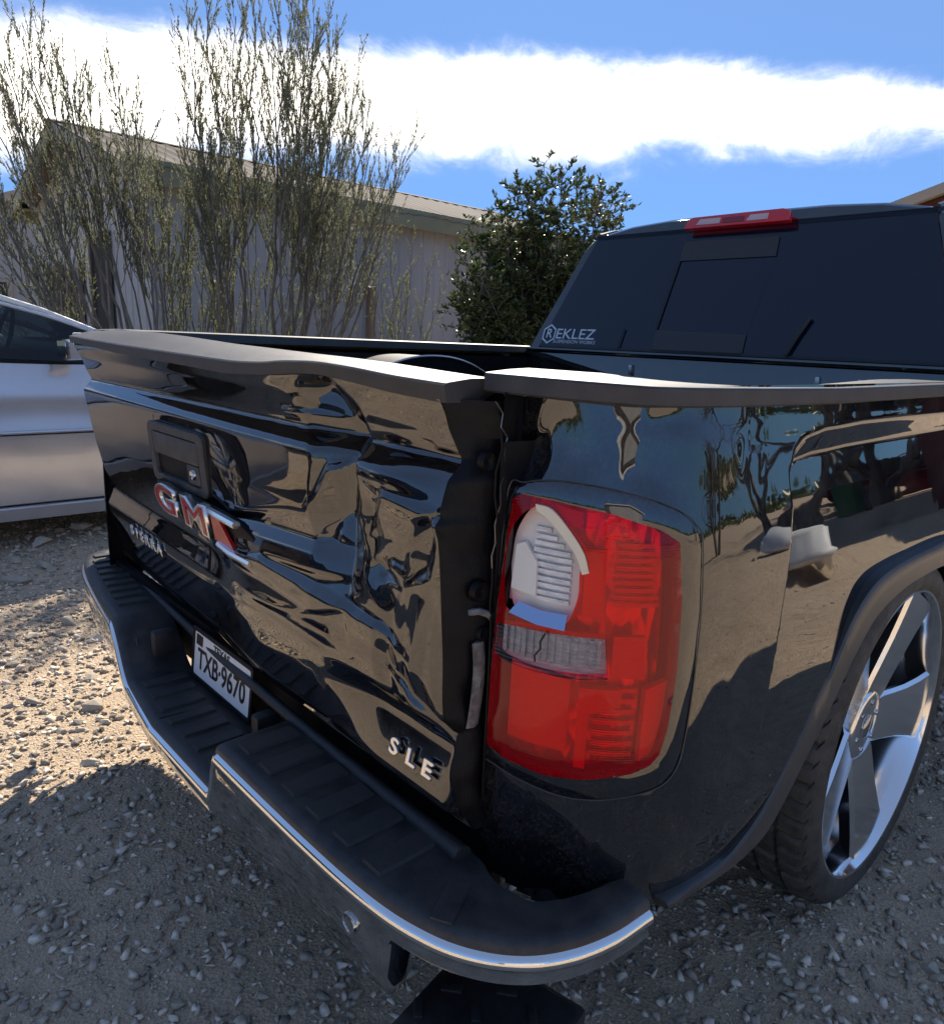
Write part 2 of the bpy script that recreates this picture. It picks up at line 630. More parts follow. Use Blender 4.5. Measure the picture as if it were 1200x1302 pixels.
def make_ground():
    n = 220
    s = np.linspace(-1, 1, n)
    ax = np.sinh(s * 6.2) / math.sinh(6.2) * 400
    X, Y = np.meshgrid(ax, ax, indexing='ij')
    Z = ground_h(X, Y)
    V = np.stack([X, Y, Z], -1).reshape(-1, 3)
    m = pmat('caliche_gravel', (0.3, 0.27, 0.22), 0.95)
    nn, ll, b = nodes(m)
    t = nn.new('ShaderNodeTexCoord')

    def nz(scale, detail=8, rough=0.65):
        q = nn.new('ShaderNodeTexNoise')
        q.inputs['Scale'].default_value = scale
        q.inputs['Detail'].default_value = detail
        q.inputs['Roughness'].default_value = rough
        ll.new(t.outputs['Object'], q.inputs[0])
        return q.outputs['Fac']

    def ramp(f, stops):
        q = nn.new('ShaderNodeValToRGB')
        q.color_ramp.elements[0].position = stops[0][0]
        q.color_ramp.elements[1].position = stops[1][0]
        q.color_ramp.elements[0].color = (*stops[0][1], 1)
        q.color_ramp.elements[1].color = (*stops[1][1], 1)
        ll.new(f, q.inputs[0])
        return q.outputs[0]

    def mix(f, a, bb, mode='MIX'):
        q = nn.new('ShaderNodeMix')
        q.data_type = 'RGBA'
        q.blend_type = mode
        if isinstance(f, float):
            q.inputs['Factor'].default_value = f
        else:
            ll.new(f, q.inputs['Factor'])
        ll.new(a, q.inputs['A'])
        ll.new(bb, q.inputs['B'])
        return q.outputs['Result']
    big = ramp(nz(0.9, 6), [(0.35, (0.50, 0.38, 0.265)), (0.65, (0.71, 0.55, 0.39))])
    mid = ramp(nz(11, 8), [(0.32, (0.40, 0.305, 0.22)), (0.66, (0.72, 0.565, 0.41))])
    col = mix(0.55, big, mid)
    fine = ramp(nz(210, 7, 0.8), [(0.36, (0.30, 0.30, 0.30)), (0.64, (1.38, 1.36, 1.33))])
    col = mix(0.65, col, fine, 'MULTIPLY')
    ll.new(col, b.inputs['Base Color'])
    vo = nn.new('ShaderNodeTexVoronoi')
    vo.inputs['Scale'].default_value = 120
    ll.new(t.outputs['Object'], vo.inputs[0])
    ad = nn.new('ShaderNodeMath')
    ad.operation = 'MULTIPLY_ADD'
    ll.new(nz(150, 9, 0.75), ad.inputs[0])
    ad.inputs[1].default_value = 1.4
    ll.new(vo.outputs['Distance'], ad.inputs[2])
    bp = nn.new('ShaderNodeBump')
    bp.inputs['Strength'].default_value = 0.65
    bp.inputs['Distance'].default_value = 0.012
    ll.new(ad.outputs[0], bp.inputs['Height'])
    ll.new(bp.outputs[0], b.inputs['Normal'])
    g = mesh_obj('ground', V, grid_faces(n, n), m)
    tag(g, 'pale caliche gravel yard under the vehicles', None, None, 'structure')


make_ground()

# ------------------------------------------------------------------ black pickup truck
truck = empty('pickup_truck', 'black pickup truck with a crushed tailgate and broken red tail light', 'pickup truck', (0, 0, 0))

PL = np.array([(.785, .0), (.83, .006), (.875, .022), (.918, .048), (.953, .082), (.978, .125), (.991, .175), (.997, .235), (1.0, .32), (1.0, .6), (1.0, 1.0), (1.0, 1.86)])
PC = catmull(PL, 24)
PS = np.concatenate([[0], np.cumsum(np.linalg.norm(np.diff(PC, axis=0), axis=1))])
PN = plan_normals(PC)


def plan_at(s, off=0.0):
    s = np.asarray(s, float)
    x = np.interp(s, PS, PC[:, 0])
    y = np.interp(s, PS, PC[:, 1])
    nx = np.interp(s, PS, PN[:, 0])
    ny = np.interp(s, PS, PN[:, 1])
    return x + nx * off, y + ny * off


WHEEL_C = (0.981, 1.067, 0.408)
# wheel opening, outer edge of the lip (y, z) from the rear foot over the top to the front foot
half = [(.148, .490), (.30, .476), (.36, .486), (.42, .512), (.494, .573), (.561, .643), (.615, .692), (.678, .768), (.745, .812), (.83, .832), (.95, .838), (1.067, .838)]
ARCH_O = catmull(np.array(half + [(2.134 - y, z) for y, z in half[-2::-1]]), 6)
half_i = [(.150, .478), (.31, .448), (.404, .440), (.46, .445), (.504, .470), (.562, .515), (.619, .560), (.690, .628), (.770, .700), (.836, .735), (.95, .758), (1.067, .762)]
half_i = [(a * .78 + b * .22, c_ * .78 + d_ * .22) for (a, c_), (b, d_) in zip(half_i, half)]
ARCH_I = catmull(np.array(half_i + [(2.134 - y, z) for y, z in half_i[-2::-1]]), 6)


def in_poly(px, py, poly):
    inside = np.zeros(px.shape, bool)
    n = len(poly)
    j = n - 1
    for i in range(n):
        xi, yi = poly[i]
        xj, yj = poly[j]
        c = ((yi > py) != (yj > py)) & (px < (xj - xi) * (py - yi) / (yj - yi + 1e-12) + xi)
        inside ^= c
        j = i
    return inside


def seg_dist(x, z, poly):
    """distance to a polyline, with side (+ = left of its direction) and position along it 0..1"""
    best = np.full(x.shape, 1e9)
    side = np.zeros(x.shape)
    pos = np.zeros(x.shape)
    poly = np.asarray(poly, float)
    L = np.concatenate([[0], np.cumsum(np.linalg.norm(np.diff(poly, axis=0), axis=1))])
    for i in range(len(poly) - 1):
        a, b = poly[i], poly[i + 1]
        e = b - a
        ll = e @ e
        t = np.clip(((x - a[0]) * e[0] + (z - a[1]) * e[1]) / ll, 0, 1)
        dx, dz = x - (a[0] + t * e[0]), z - (a[1] + t * e[1])
        d = np.hypot(dx, dz)
        m = d < best
        best = np.where(m, d, best)
        side = np.where(m, np.sign(e[0] * dz - e[1] * dx), side)
        pos = np.where(m, (L[i] + t * (L[i + 1] - L[i])) / L[-1], pos)
    return best, side, pos


def crease(x, z, poly, depth, wl, wr=None, taper=(0.15, 0.15), pw=1.0):
    wr = wl if wr is None else wr
    d, s, p = seg_dist(x, z, poly)
    w = np.where(s > 0, wl, wr)
    k = np.clip(1 - d / w, 0, 1) ** pw
    tp = np.clip(p / max(taper[0], 1e-6), 0, 1) * np.clip((1 - p) / max(taper[1], 1e-6), 0, 1)
    return depth * k * (0.15 + 0.85 * tp)


def blob(x, z, cx, cz, rx, rz, d, rot=0.0):
    c, s = math.cos(rot), math.sin(rot)
    u = ((x - cx) * c + (z - cz) * s) / rx
    v = (-(x - cx) * s + (z - cz) * c) / rz
    r = np.clip(1 - u * u - v * v, 0, 1)
    return d * r * r


def blur(A, n=1):
    for _ in range(n):
        P = np.pad(A, 1, mode='edge')
        A = (P[:-2, 1:-1] + P[2:, 1:-1] + P[1:-1, :-2] + P[1:-1, 2:] + 2 * P[1:-1, 1:-1]) / 6
    return A


# ---- right bed side with its wheel opening
def bed_off(s, z):
    """offset of the outer skin along the plan normal"""
    y = np.interp(s, PS, PC[:, 1])
    o = np.interp(z, [.42, .55, .70, .75, .80, .85, .90, .95, 1.0, 1.05, 1.10, 1.135, 1.18], [-.012, -.002, 0, 0, -.0005, -.0022, -.006, -.0125, -.0215, -.0325, -.043, -.0475, -.051])
    # squared flare round the wheel: skin steps in by 12 mm over 40 mm
    fo = [(.376, .77), (.386, .864), (.410, .956), (.420, 1.0), (.416, 1.05), (.44, 1.08), (.473, 1.098), (.55, 1.108), (.70, 1.113), (1.0, 1.114), (1.9, 1.114)]
    d, sd, p = seg_dist(y, z, fo)
    w = np.interp(y, [.38, .42, .47, .62, 1.2], [.018, .026, .038, .042, .042])
    w = np.where(z < .95, np.interp(z, [.77, .95], [.008, .026]), w)
    o = o - 0.031 * np.where((sd < 0), np.clip(d / w, 0, 1), 0) * sstep(z, .64, .97)
    # collision damage above the lamp
    o = o + crease(s, z, [(.205, 1.145), (.21, 1.10), (.195, 1.05)], -.006, .080, .045)
    o = o + crease(s, z, [(.16, 1.122), (.22, 1.118), (.31, 1.112), (.40, 1.10)], .005, .022, .070)
    o = o + crease(s, z, [(.03, 1.14), (.07, 1.10), (.105, 1.055)], -.005, .050, .060)
    o = o + blob(s, z, .02, 1.08, .05, .055, -.010)
    # gentle waves from the impact
    o = o + .0008 * np.sin(s * 17 + z * 7) * (1 - sstep(s, .5, .9))
    # dings below the lamp
    o = o + blob(s, z, .214, .58, .014, .022, -.004) + crease(s, z, [(.168, .645), (.163, .56)], -.003, .008, .008)
    return o


def make_bed_side():
    S = np.concatenate([np.linspace(0, .55, 150), np.linspace(.556, PS[-1], 130)])
    Z = np.linspace(.44, 1.178, 130)
    SS, ZZ = np.meshgrid(S, Z, indexing='ij')
    O = bed_off(SS, ZZ)
    O = np.where(SS < .42, blur(O, 8), O)
    X, Y = plan_at(SS, 0)
    nx = np.interp(SS, PS, PN[:, 0])
    ny = np.interp(SS, PS, PN[:, 1])
    X, Y = X + nx * O, Y + ny * O
    # lower edge of the corner panel rises towards the inner side
    V = np.stack([X, Y, ZZ], -1).reshape(-1, 3)
    fc = np.array(grid_faces(len(S), len(Z)))
    cy, cz = V[fc][:, :, 1].mean(1), V[fc][:, :, 2].mean(1)
    cs = SS.reshape(-1)[fc].mean(1)
    hole = np.vstack([ARCH_O * [1, 1] + [0, -.004], [[2.134 - .3, .2], [.3, .2]]])
    cut = in_poly(cy, cz, hole)
    foot = np.interp(cs, [0, .03, .12, .20, .27, .40], [.492, .492, .468, .500, .472, .455])
    keep = ~cut & (cz > foot)
    # lamp pocket
    lamp = in_poly(cs, cz, np.array([(.004, .67), (.008, 1.035), (.08, 1.05), (.15, 1.045), (.21, 1.03), (.262, 1.0), (.275, .98), (.28, .9), (.276, .79), (.268, .71), (.25, .68), (.2, .668), (.11, .664), (.05, .67)]))
    keep &= ~lamp
    o = mesh_obj('bed_side', V, fc[keep], MAT['paint'], truck)
    return o


bed_side_r = make_bed_side()

# arch trim: a lip sweeping from the outer edge to the inner edge
def make_arch_trim():
    n = len(ARCH_O)
    rings = []
    for i in range(n):
        (yo, zo), (yi, zi) = ARCH_O[i], ARCH_I[i]
        xo = 1.0
        rings.append([(xo - .002, yo - .0, zo + .002), (xo + .002, yo * .96 + yi * .04, zo * .96 + zi * .04), (xo + .003, yo * .6 + yi * .4, zo * .6 + zi * .4),
                      (xo + .002, yo * .12 + yi * .88, zo * .12 + zi * .88), (xo - .016, yi, zi), (xo - .03, yi, zi), (xo - .03, yo, zo)])
    return loft_obj('wheel_arch_trim', rings, MAT['trim'], truck)


make_arch_trim()

# inner fender shell so that the opening is dark
bm = bmesh.new()
rings = []
for y, z in ARCH_O[::3]:
    rings.append([(.985, y, z - .002), (.62, y, z + .02)])
loft_obj('wheel_well_liner', rings, MAT['inner_black'], truck, close_v=False, cap=False)
bm.free()

# ---- left bed side (seen only as a rail and in reflections)
PCm = PC.copy()
PCm[:, 0] *= -1


def make_left_side():
    S = np.linspace(0, PS[-1], 90)
    Z = np.linspace(.44, 1.20, 40)
    SS, ZZ = np.meshgrid(S, Z, indexing='ij')
    O = np.interp(ZZ, [.42, .55, .70, .80, .90, .98, 1.05, 1.10, 1.20], [-.012, -.002, 0, -.001, -.004, -.010, -.018, -.024, -.034])
    X, Y = plan_at(SS, 0)
    nx = np.interp(SS, PS, PN[:, 0])
    ny = np.interp(SS, PS, PN[:, 1])
    V = np.stack([-(X + nx * O), Y + ny * O, ZZ], -1).reshape(-1, 3)
    fc = np.array(grid_faces(len(S), len(Z)))[:, ::-1]
    cy, cz = V[fc][:, :, 1].mean(1), V[fc][:, :, 2].mean(1)
    hole = np.vstack([ARCH_O, [[2.134 - .3, .2], [.3, .2]]])
    mesh_obj('bed_side', V, fc[~in_poly(cy, cz, hole)], MAT['paint'], truck)


make_left_side()

# ---- bed rail caps
ip = catmull(np.array([(.748, .006), (.79, .012), (.85, .018), (.90, .040), (.94, .085), (.957, .14), (.964, .20), (.967, .30), (.968, .6), (.968, 1.2), (.968, 1.86)]), 12)
ipn = plan_normals(ip)
rings = []
for p, n_ in zip(ip, ipn):
    zo = np.interp(p[1], [0, .08, .33, .55, 1.07, 1.9], [1.183, 1.179, 1.176, 1.174, 1.176, 1.176])
    zi = np.interp(p[1], [0, .04, .17, .33, .58, .77, .96, 1.15, 1.43], [1.189, 1.189, 1.183, 1.174, 1.170, 1.175, 1.181, 1.181, 1.175]) - .0015
    pr = [(-.012, zo - .025), (.001, zo - .0245), (.003, zo - .022), (.003, zo - .0035), (.0015, zo - .0008), (-.0015, zo), (-.05, (zo + zi) / 2 + .001), (-.093, zi), (-.098, zi - .004), (-.10, zi - .03), (-.05, zo - .03)]
    rings.append([(p[0] + n_[0] * u, p[1] + n_[1] * u, z) for u, z in pr])
loft_obj('bed_rail_cap', rings, MAT['cap'], truck, sharp=24)
ipl = ip.copy()
ipl[:, 0] *= -1
sweep_plan('bed_rail_cap', ipl[::-1], [(0.0, 1.168), (.004, 1.170), (.004, 1.198), (0, 1.205), (-.05, 1.2085), (-.095, 1.205), (-.10, 1.18)], MAT['cap'], truck, sharp=50)

# ---- bed interior
box('bed_floor', (0, .95, .66), (1.62, 1.82, .02), MAT['inner_black'], truck, 0)
for k in range(9):
    box('floor_rib', (-.64 + .16 * k, .95, .674), (.05, 1.80, .010), MAT['inner_black'], truck, .003)
box('bulkhead', (0, 1.845, .92), (1.74, .03, .50), MAT['inner_black'], truck, .006)
box('bulkhead_rail', (0, 1.842, 1.165), (1.74, .075, .035), MAT['paint'], truck, .012)
for sx in (-1, 1):
    box('bed_inner_wall', (sx * .865, 1.01, .93), (.012, 1.64, .46), MAT['inner_black'], truck, 0)
    # raised tub over the wheel, rolled bright edge
    arc = [(y, (1.16 if sx < 0 else 1.12) - .70 * (y - 1.065) ** 2 - 1.2 * abs(y - 1.065) ** 3.2) for y in np.linspace(.55, 1.58, 31)]
    arc = [(.50, .67)] + arc + [(1.63, .67)]
    rings = [[(sx * .625, y, z) for y, z in arc], [(sx * .855, y, z) for y, z in arc]]
    rings = [[(sx * .625, y, .67) for y, z in arc]] + rings
    tub = loft_obj('wheel_tub', rings, MAT['inner_black'], truck, close_v=False, cap=False, sharp=30)
    tube('tub_edge', [(sx * .622, y, z) for y, z in arc[1:-1]], .006, MAT['steel'], tub, 6)
for x in (-.3, .42, .55):
    box('tie_down', (x, 1.80, 1.135), (.014, .03, .04), MAT['steel'], truck, .003)

# ---- tailgate: crushed outer skin
XR_Z = [.56, .627, .738, .89, 1.017, 1.068, 1.11, 1.145, 1.17]
XR_X = [.785, .775, .762, .750, .744, .744, .730, .728, .73]
CAP_O = np.array([(-.795, -.060, 1.186), (-.60, -.068, 1.182), (-.354, -.075, 1.177), (-.018, -.080, 1.172), (.229, -.085, 1.169), (.33, -.086, 1.172), (.395, -.085, 1.178), (.484, -.080, 1.181), (.571, -.072, 1.177), (.649, -.064, 1.171), (.734, -.050, 1.167)])
CAP_L = np.array([(-.797, -.060, 1.169), (-.60, -.066, 1.164), (-.364, -.073, 1.156), (-.026, -.078, 1.151), (.199, -.083, 1.147), (.33, -.084, 1.153), (.405, -.083, 1.160), (.48, -.078, 1.164), (.569, -.070, 1.157), (.647, -.062, 1.149), (.733, -.048, 1.144)])
CAP_I = np.array([(-.795, .030, 1.206), (-.60, .024, 1.208), (-.40, .020, 1.207), (-.205, .020, 1.202), (.034, .015, 1.194), (.196, .012, 1.191), (.33, .012, 1.188), (.441, .015, 1.186), (.536, .020, 1.183), (.632, .030, 1.178), (.734, .030, 1.174)])


FACETS = [
    ([(0.459, 1.029), (0.495, 1.035), (0.492, 0.961), (0.485, 0.914), (0.53, 0.905), (0.439, 0.889), (0.161, 0.872), (0.128, 0.884), (0.399, 0.948), (0.426, 0.973)], .20, .012),
    ([(0.629, 1.018), (0.739, 1.008), (0.705, 0.977), (0.673, 0.942), (0.668, 0.912), (0.643, 0.915), (0.624, 0.907), (0.664, 0.889), (0.613, 0.888), (0.599, 0.908), (0.641, 0.95), (0.631, 0.954), (0.573, 0.934), (0.595, 0.978)], .20, .010),
    ([(0.728, 1.0), (0.766, 1.0), (0.782, 0.65), (0.765, 0.70), (0.742, 0.84), (0.736, 0.893), (0.698, 0.893), (0.669, 0.887), (0.722, 0.924), (0.732, 0.965)], .12, .010),
    ([(0.107, 0.82), (0.281, 0.841), (0.529, 0.829), (0.63, 0.823), (0.72, 0.788), (0.776, 0.697), (0.757, 0.7), (0.687, 0.752), (0.592, 0.784), (0.438, 0.79), (0.279, 0.797), (0.156, 0.798)], .26, .008),
    ([(0.186, 0.76), (0.293, 0.77), (0.496, 0.771), (0.53, 0.743), (0.485, 0.732), (0.277, 0.741)], .24, .008),
    ([(0.371, 1.143), (0.453, 1.155), (0.50, 1.1), (0.472, 1.09), (0.305, 1.089), (0.305, 1.1), (0.452, 1.1), (0.375, 1.121), (0.332, 1.124)], -.30, .008),
    ([(0.545, 1.118), (0.658, 1.111), (0.7, 1.093), (0.555, 1.095)], -.25, .006),
]


def tg_depth(x, z):
    y = np.interp(z, [.560, .60, .66, .700, .725, .760, .775, .80, .85, .90, .95, 1.040, 1.047, 1.073, 1.080, 1.13, 1.16],
                  [-.018, -.034, -.042, -.048, -.047, -.036, -.033, -.036, -.042, -.047, -.050, -.0535, -.0525, -.026, -.030, -.046, -.062])
    y = y + .004 * (x / .775) ** 2
    # the gate hangs twisted: its lower left corner sits farther in
    y = y + .055 * np.clip((.30 - x) / 1.075, 0, 1) * np.clip((1.10 - z) / .48, 0, 1)
    # right half: bulged a little outwards towards the foot
    yr = np.interp(z, [.560, .60, .66, .700, .725, .760, .775, .80, .85, .90, .95, 1.040, 1.047, 1.073, 1.080, 1.13, 1.16],
                   [-.020, -.042, -.056, -.064, -.067, -.070, -.070, -.068, -.063, -.058, -.0545, -.0535, -.0525, -.026, -.030, -.046, -.062])
    k = sstep(x, -.05, .25)
    y = y * (1 - k) + (yr + .004 * (x / .775) ** 2) * k
    # the blow: folded along an upright crease
    y = y + crease(x, z, [(.39, 1.17), (.456, 1.121), (.497, 1.09), (.512, 1.033), (.503, .958), (.530, .900), (.54, .84)], .034, .050, .085, (.1, .3), .9)
    y = y + blob(x, z, .625, 1.050, .115, .050, -.012, -.1)
    y = y + crease(x, z, [(.525, 1.033), (.58, 1.026), (.644, 1.022), (.711, 1.014), (.75, 1.01)], -.009, .030, .035, (.1, .0), .9)
    y = y + crease(x, z, [(.575, 1.01), (.590, .95), (.60, .90), (.66, .86)], .009, .030, .030, (.2, .3), .9)
    y = y + crease(x, z, [(.655, .88), (.645, .78), (.668, .66)], .007, .022, .030, (.4, .5), .9)
    y = y + crease(x, z, [(.71, .90), (.705, .78), (.72, .64)], -.006, .020, .020, (.4, .5), .9)
    # long folds fanning down and to the left from the buckle
    y = y + crease(x, z, [(.54, .865), (.36, .850), (.16, .835), (-.05, .80)], -.007, .008, .05, (.1, .5), .9)
    y = y + crease(x, z, [(.56, .83), (.40, .775), (.20, .745)], -.006, .008, .04, (.1, .5), .9)
    # flat facets between the folds, each tipped downwards
    for pts, sl, soft in FACETS:
        P = np.array(pts)
        d, _, _ = seg_dist(x, z, np.vstack([P, P[:1]]))
        ins = in_poly(x, z, P)
        m = sstep(np.where(ins, d, -d), -.004, soft)
        zc = P[:, 1].mean()
        y = y + m * sl * (zc - z)
    # flat below the badge, tipped a little upwards
    m = sstep(x, .44, .62) * (1 - sstep(x, .765, .775)) * sstep(z, .566, .612) * (1 - sstep(z, .675, .735))
    y = y * (1 - m) + m * (-.045 + .30 * (z - .64))
    return y


def tg_point(x, z):
    return float(tg_depth(np.array([x]), np.array([z]))[0])


def make_tailgate_skin():
    nu, nv = 400, 170
    U, W = np.meshgrid(np.linspace(0, 1, nu), np.linspace(0, 1, nv), indexing='ij')
    # denser on the damaged side
    U = U ** 0.85
    xr0 = .745
    X0 = -.775 + U * (xr0 + .775)
    zt = np.interp(X0, CAP_L[:, 0], CAP_L[:, 2]) + .004
    zb = .562 + 0 * X0
    Zz = zb + W * (zt - zb)
    xr = np.interp(Zz, XR_Z, XR_X)
    X = -.775 + U * (xr + .775)
    Y = blur(tg_depth(X, Zz), 2)
    V = np.stack([X, Y, Zz], -1).reshape(-1, 3)
    o = mesh_obj('outer_skin', V, grid_faces(nu, nv)[::1], MAT['paint'], None)
    return o, X, Y, Zz


tailgate = empty('tailgate')
tailgate.parent = truck
skin, TX, TY, TZ = make_tailgate_skin()
skin.parent = tailgate
# edge returns: skin folded forwards at both ends and along the bottom
def edge_strip(name, idx_pts, dy, mat, inset=(0, 0, 0)):
    a = np.array(idx_pts)
    b = a.copy()
    b[:, 1] = dy
    rings = [[tuple(p), tuple(q)] for p, q in zip(a, b)]
    return loft_obj(name, rings, mat, tailgate, close_v=False, cap=False)


er = np.stack([TX[-1], TY[-1], TZ[-1]], -1)
el = np.stack([TX[0], TY[0], TZ[0]], -1)
eb = np.stack([TX[:, 0], TY[:, 0], TZ[:, 0]], -1)
# right end: bent flange with an uneven inner line
rings = []
for i, p in enumerate(er):
    z = p[2]
    w = .004 * math.sin(z * 31) + .002 * math.sin(z * 97)
    rings.append([tuple(p), (p[0] + .006, p[1] + .004, z), (p[0] + .012 + w * .6, p[1] + .024, z), (.776 + w * .5, max(.004, p[1] + .05), z), (.772, .045, z)])
loft_obj('end_flange', rings, MAT['inner_black'], tailgate, close_v=False, cap=False, sharp=60)
edge_strip('end_flange', el, .03, MAT['paint'])
edge_strip('bottom_flange', eb, .035, MAT['inner_black'])
V = [(-.775, .032, .565), (.755, .032, .565), (.755, .032, 1.165), (-.775, .032, 1.19)]
mesh_obj('inner_panel', V, [(0, 1, 2, 3)], MAT['inner_black'], tailgate, smooth=False)


def resample(A, n):
    t = np.linspace(0, 1, len(A))
    return np.stack([np.interp(np.linspace(0, 1, n), t, A[:, k]) for k in range(3)], 1)


nC = 90
xs = np.linspace(-.80, .738, nC)
def on(A, xs):
    y = np.interp(xs, A[:, 0], A[:, 1])
    z = np.interp(xs, A[:, 0], A[:, 2])
    y = np.convolve(np.pad(y, 2, mode='edge'), np.ones(5) / 5, 'valid')
    z = np.convolve(np.pad(z, 1, mode='edge'), np.ones(3) / 3, 'valid')
    return np.stack([xs, y, z], 1)


cO, cL, cI = on(CAP_O, xs), on(CAP_L, xs), on(CAP_I, xs)
rings = []
for i in range(nC):
    o_, l_, i_ = cO[i], cL[i], cI[i]
    m1 = o_ * .985 + i_ * .015
    e1 = o_ * .93 + l_ * .07
    endk = min(1, (i + .4) / 3.0)
    r = [l_ + [0, .02, 0], l_, e1 + [0, -.002, 0], o_ + [0, .001, .0012], m1 + [0, .004, .002], o_ * .5 + i_ * .5 + [0, 0, .003], i_, i_ + [0, .002, -.02], l_ + [0, .05, -.004]]
    rings.append([tuple(p) for p in r])
loft_obj('tailgate_cap', rings, MAT['cap'], tailgate, sharp=24)
# left end of the cap: pale torn end
box('cap_end', (-.803, -.015, 1.178), (.012, .075, .034), MAT['decal'], tailgate, .005)

# bolts, striker and strap on the bent right end
for (y, z, r) in ((-.012, 1.075, .011), (-.014, .905, .013), (-.004, .845, .010)):
    lathe('bolt_head', [(0, 0.0001), (.002, r * .6), (.003, r), (-.002, r * 1.15), (-.006, r * 1.2)], MAT['inner_black'], tailgate, 14, 'x', (.778, y, z))
st = [(.776, -.012, .835), (.780, -.012, .80), (.782, -.016, .76), (.778, -.018, .715)]
for i in range(1):
    rings = [[(x, y - .011, z), (x + .004, y, z), (x, y + .011, z), (x - .004, y, z)] for x, y, z in catmull(st, 5)]
    loft_obj('support_strap', rings, MAT['strap'], tailgate)
tube('latch_striker', [(.766, -.022, .875), (.777, -.014, .878), (.782, -.002, .873), (.778, .008, .864)], .005, MAT['strap'], tailgate, 8)

# pillar face between tailgate and lamp
V = [(.785, .004, .50), (.785, .004, 1.16), (.765, .06, 1.16), (.765, .06, .50)]
mesh_obj('bed_pillar', V, [(0, 1, 2, 3)], MAT['inner_black'], truck, smooth=False)
tube('seal_edge', [(.788, -.002, z) for z in (.60, .7, .8)] + [(.787 + .003 * math.sin(z * 70), -.003 + .003 * math.sin(z * 53), z) for z in np.linspace(.86, 1.12, 10)], .0016, MAT['inner_black'], truck, 5)

tube('paint_crack', [(.7885, y_ - .003, z_) for y_, z_ in ((-.012, 1.150), (.002, 1.135), (.000, 1.118), (.012, 1.105), (.008, 1.085), (.012, 1.061), (.004, 1.045), (.006, 1.021), (-.002, .995), (.001, .971), (-.005, .955), (-.003, .938))], .0007, MAT['steel'], truck, 4)
mesh_obj('bed_pillar', [(-.788, -.004, .50), (-.788, -.004, 1.19), (-.80, .10, 1.19), (-.80, .10, .50)], [(0, 1, 2, 3)], MAT['inner_black'], truck, smooth=False)
mesh_obj('pillar_filler', [(-.80, .058, .52), (-.70, .058, .52), (-.70, .058, .75), (-.80, .058, .75)], [(0, 1, 2, 3)], MAT['inner_black'], truck, smooth=False)
# handle
hx, hz = -.120, .953
hy = tg_point(hx, hz)
sl = math.atan2(tg_point(hx, 1.0) - tg_point(hx, .90), .10)
HM = frame((hx, hy, hz), (1, 0, 0), (0, math.sin(sl), math.cos(sl)))   # local z points rearwards


def rr(w, h, r, n=5, skew=0.0):
    pts = []
    for cx, cy, a0 in ((w - r, h - r, 0), (-w + r, h - r, 90), (-w + r, -h + r, 180), (w - r, -h + r, 270)):
        for k in range(n + 1):
            a = R(a0 + 90 * k / n)
            x, y = cx + r * math.cos(a), cy + r * math.sin(a)
            pts.append((x + skew * y, y))
    return pts


def ring_prism(name, outer, inner, mat, parent, depth, mtx, sharp=40):
    n = len(outer)
    rings = []
    for pts, z in ((outer, 0), (outer, depth * .8), ([(a * .985, b * .985) for a, b in outer], depth), ([(a * 1.015, b * 1.015) for a, b in inner], depth), (inner, depth * .8), (inner, -.004)):
        rings.append([tuple(mtx @ Vector((x, y, z))) for x, y in pts])
    return loft_obj(name, rings, mat, parent, True, False, True, sharp)


handle = ring_prism('handle_bezel', rr(.145, .066, .018), rr(.120, .048, .014), MAT['handle'], tailgate, .011, HM)
prism('handle_pocket', rr(.122, .050, .014), MAT['inner_black'], handle, .002, HM @ Matrix.Translation((0, 0, .001)))
prism('handle_paddle', rr(.118, .024, .008), MAT['handle'], handle, .008, HM @ Matrix.Translation((0, .022, .003)), bevel=.003)
prism('lock_plate', rr(.030, .020, .004), MAT['handle'], handle, .007, HM @ Matrix.Translation((.084, -.024, .003)), bevel=.002)
lathe('lock_barrel', [(0, .0001), (.004, .006), (.005, .009), (.002, .011), (-.006, .012)], MAT['dark_chrome'], handle, 18, 'z', (0, 0, 0)).matrix_local = HM @ Matrix.Translation((.086, -.022, .010))

# emblem: chrome edged red letters, bent off its base
ex, ez = .010, .856
ey = tg_point(ex, ez)
EM = frame((ex, ey - .022, ez), (1, -.02, -.028), (0, -.18, .98))
emblem = prism('emblem_base', [(-.235, -.035), (.20, -.035), (.245, -.02), (.245, .02), (.19, .035), (-.225, .035)], MAT['inner_black'], tailgate, .014, EM @ Matrix.Translation((0, -.004, -.013)), bevel=.004)
for ch, x in (('G', -.155), ('M', .005)):
    text('emblem_letter', ch, .084, MAT['badge'], emblem, EM @ Matrix.Translation((x, 0, .006)), extrude=.007, bevel=.0010, offset=.0040, sx=1.95)
    text('letter_face', ch, .084, MAT['badge_red'], emblem, EM @ Matrix.Translation((x, 0, .0137)), extrude=.0012, offset=-.0004, sx=1.95)
# the last letter is broken: only two chrome bars of it are left
tube('broken_letter_bar', [tuple(EM @ Vector(p)) for p in ((.09, .035, .010), (.13, .036, .012), (.205, .034, .010))], [.007, .008, .008], MAT['badge'], emblem, 8)
tube('broken_letter_bar', [tuple(EM @ Vector(p)) for p in ((.10, -.032, .010), (.16, -.034, .012), (.245, -.030, .012))], [.007, .008, .008], MAT['badge'], emblem, 8)
prism('letter_face', [(.085, -.026), (.17, -.028), (.12, .026), (.085, .026)], MAT['badge_red'], emblem, .006, EM @ Matrix.Translation((0, 0, .004)))


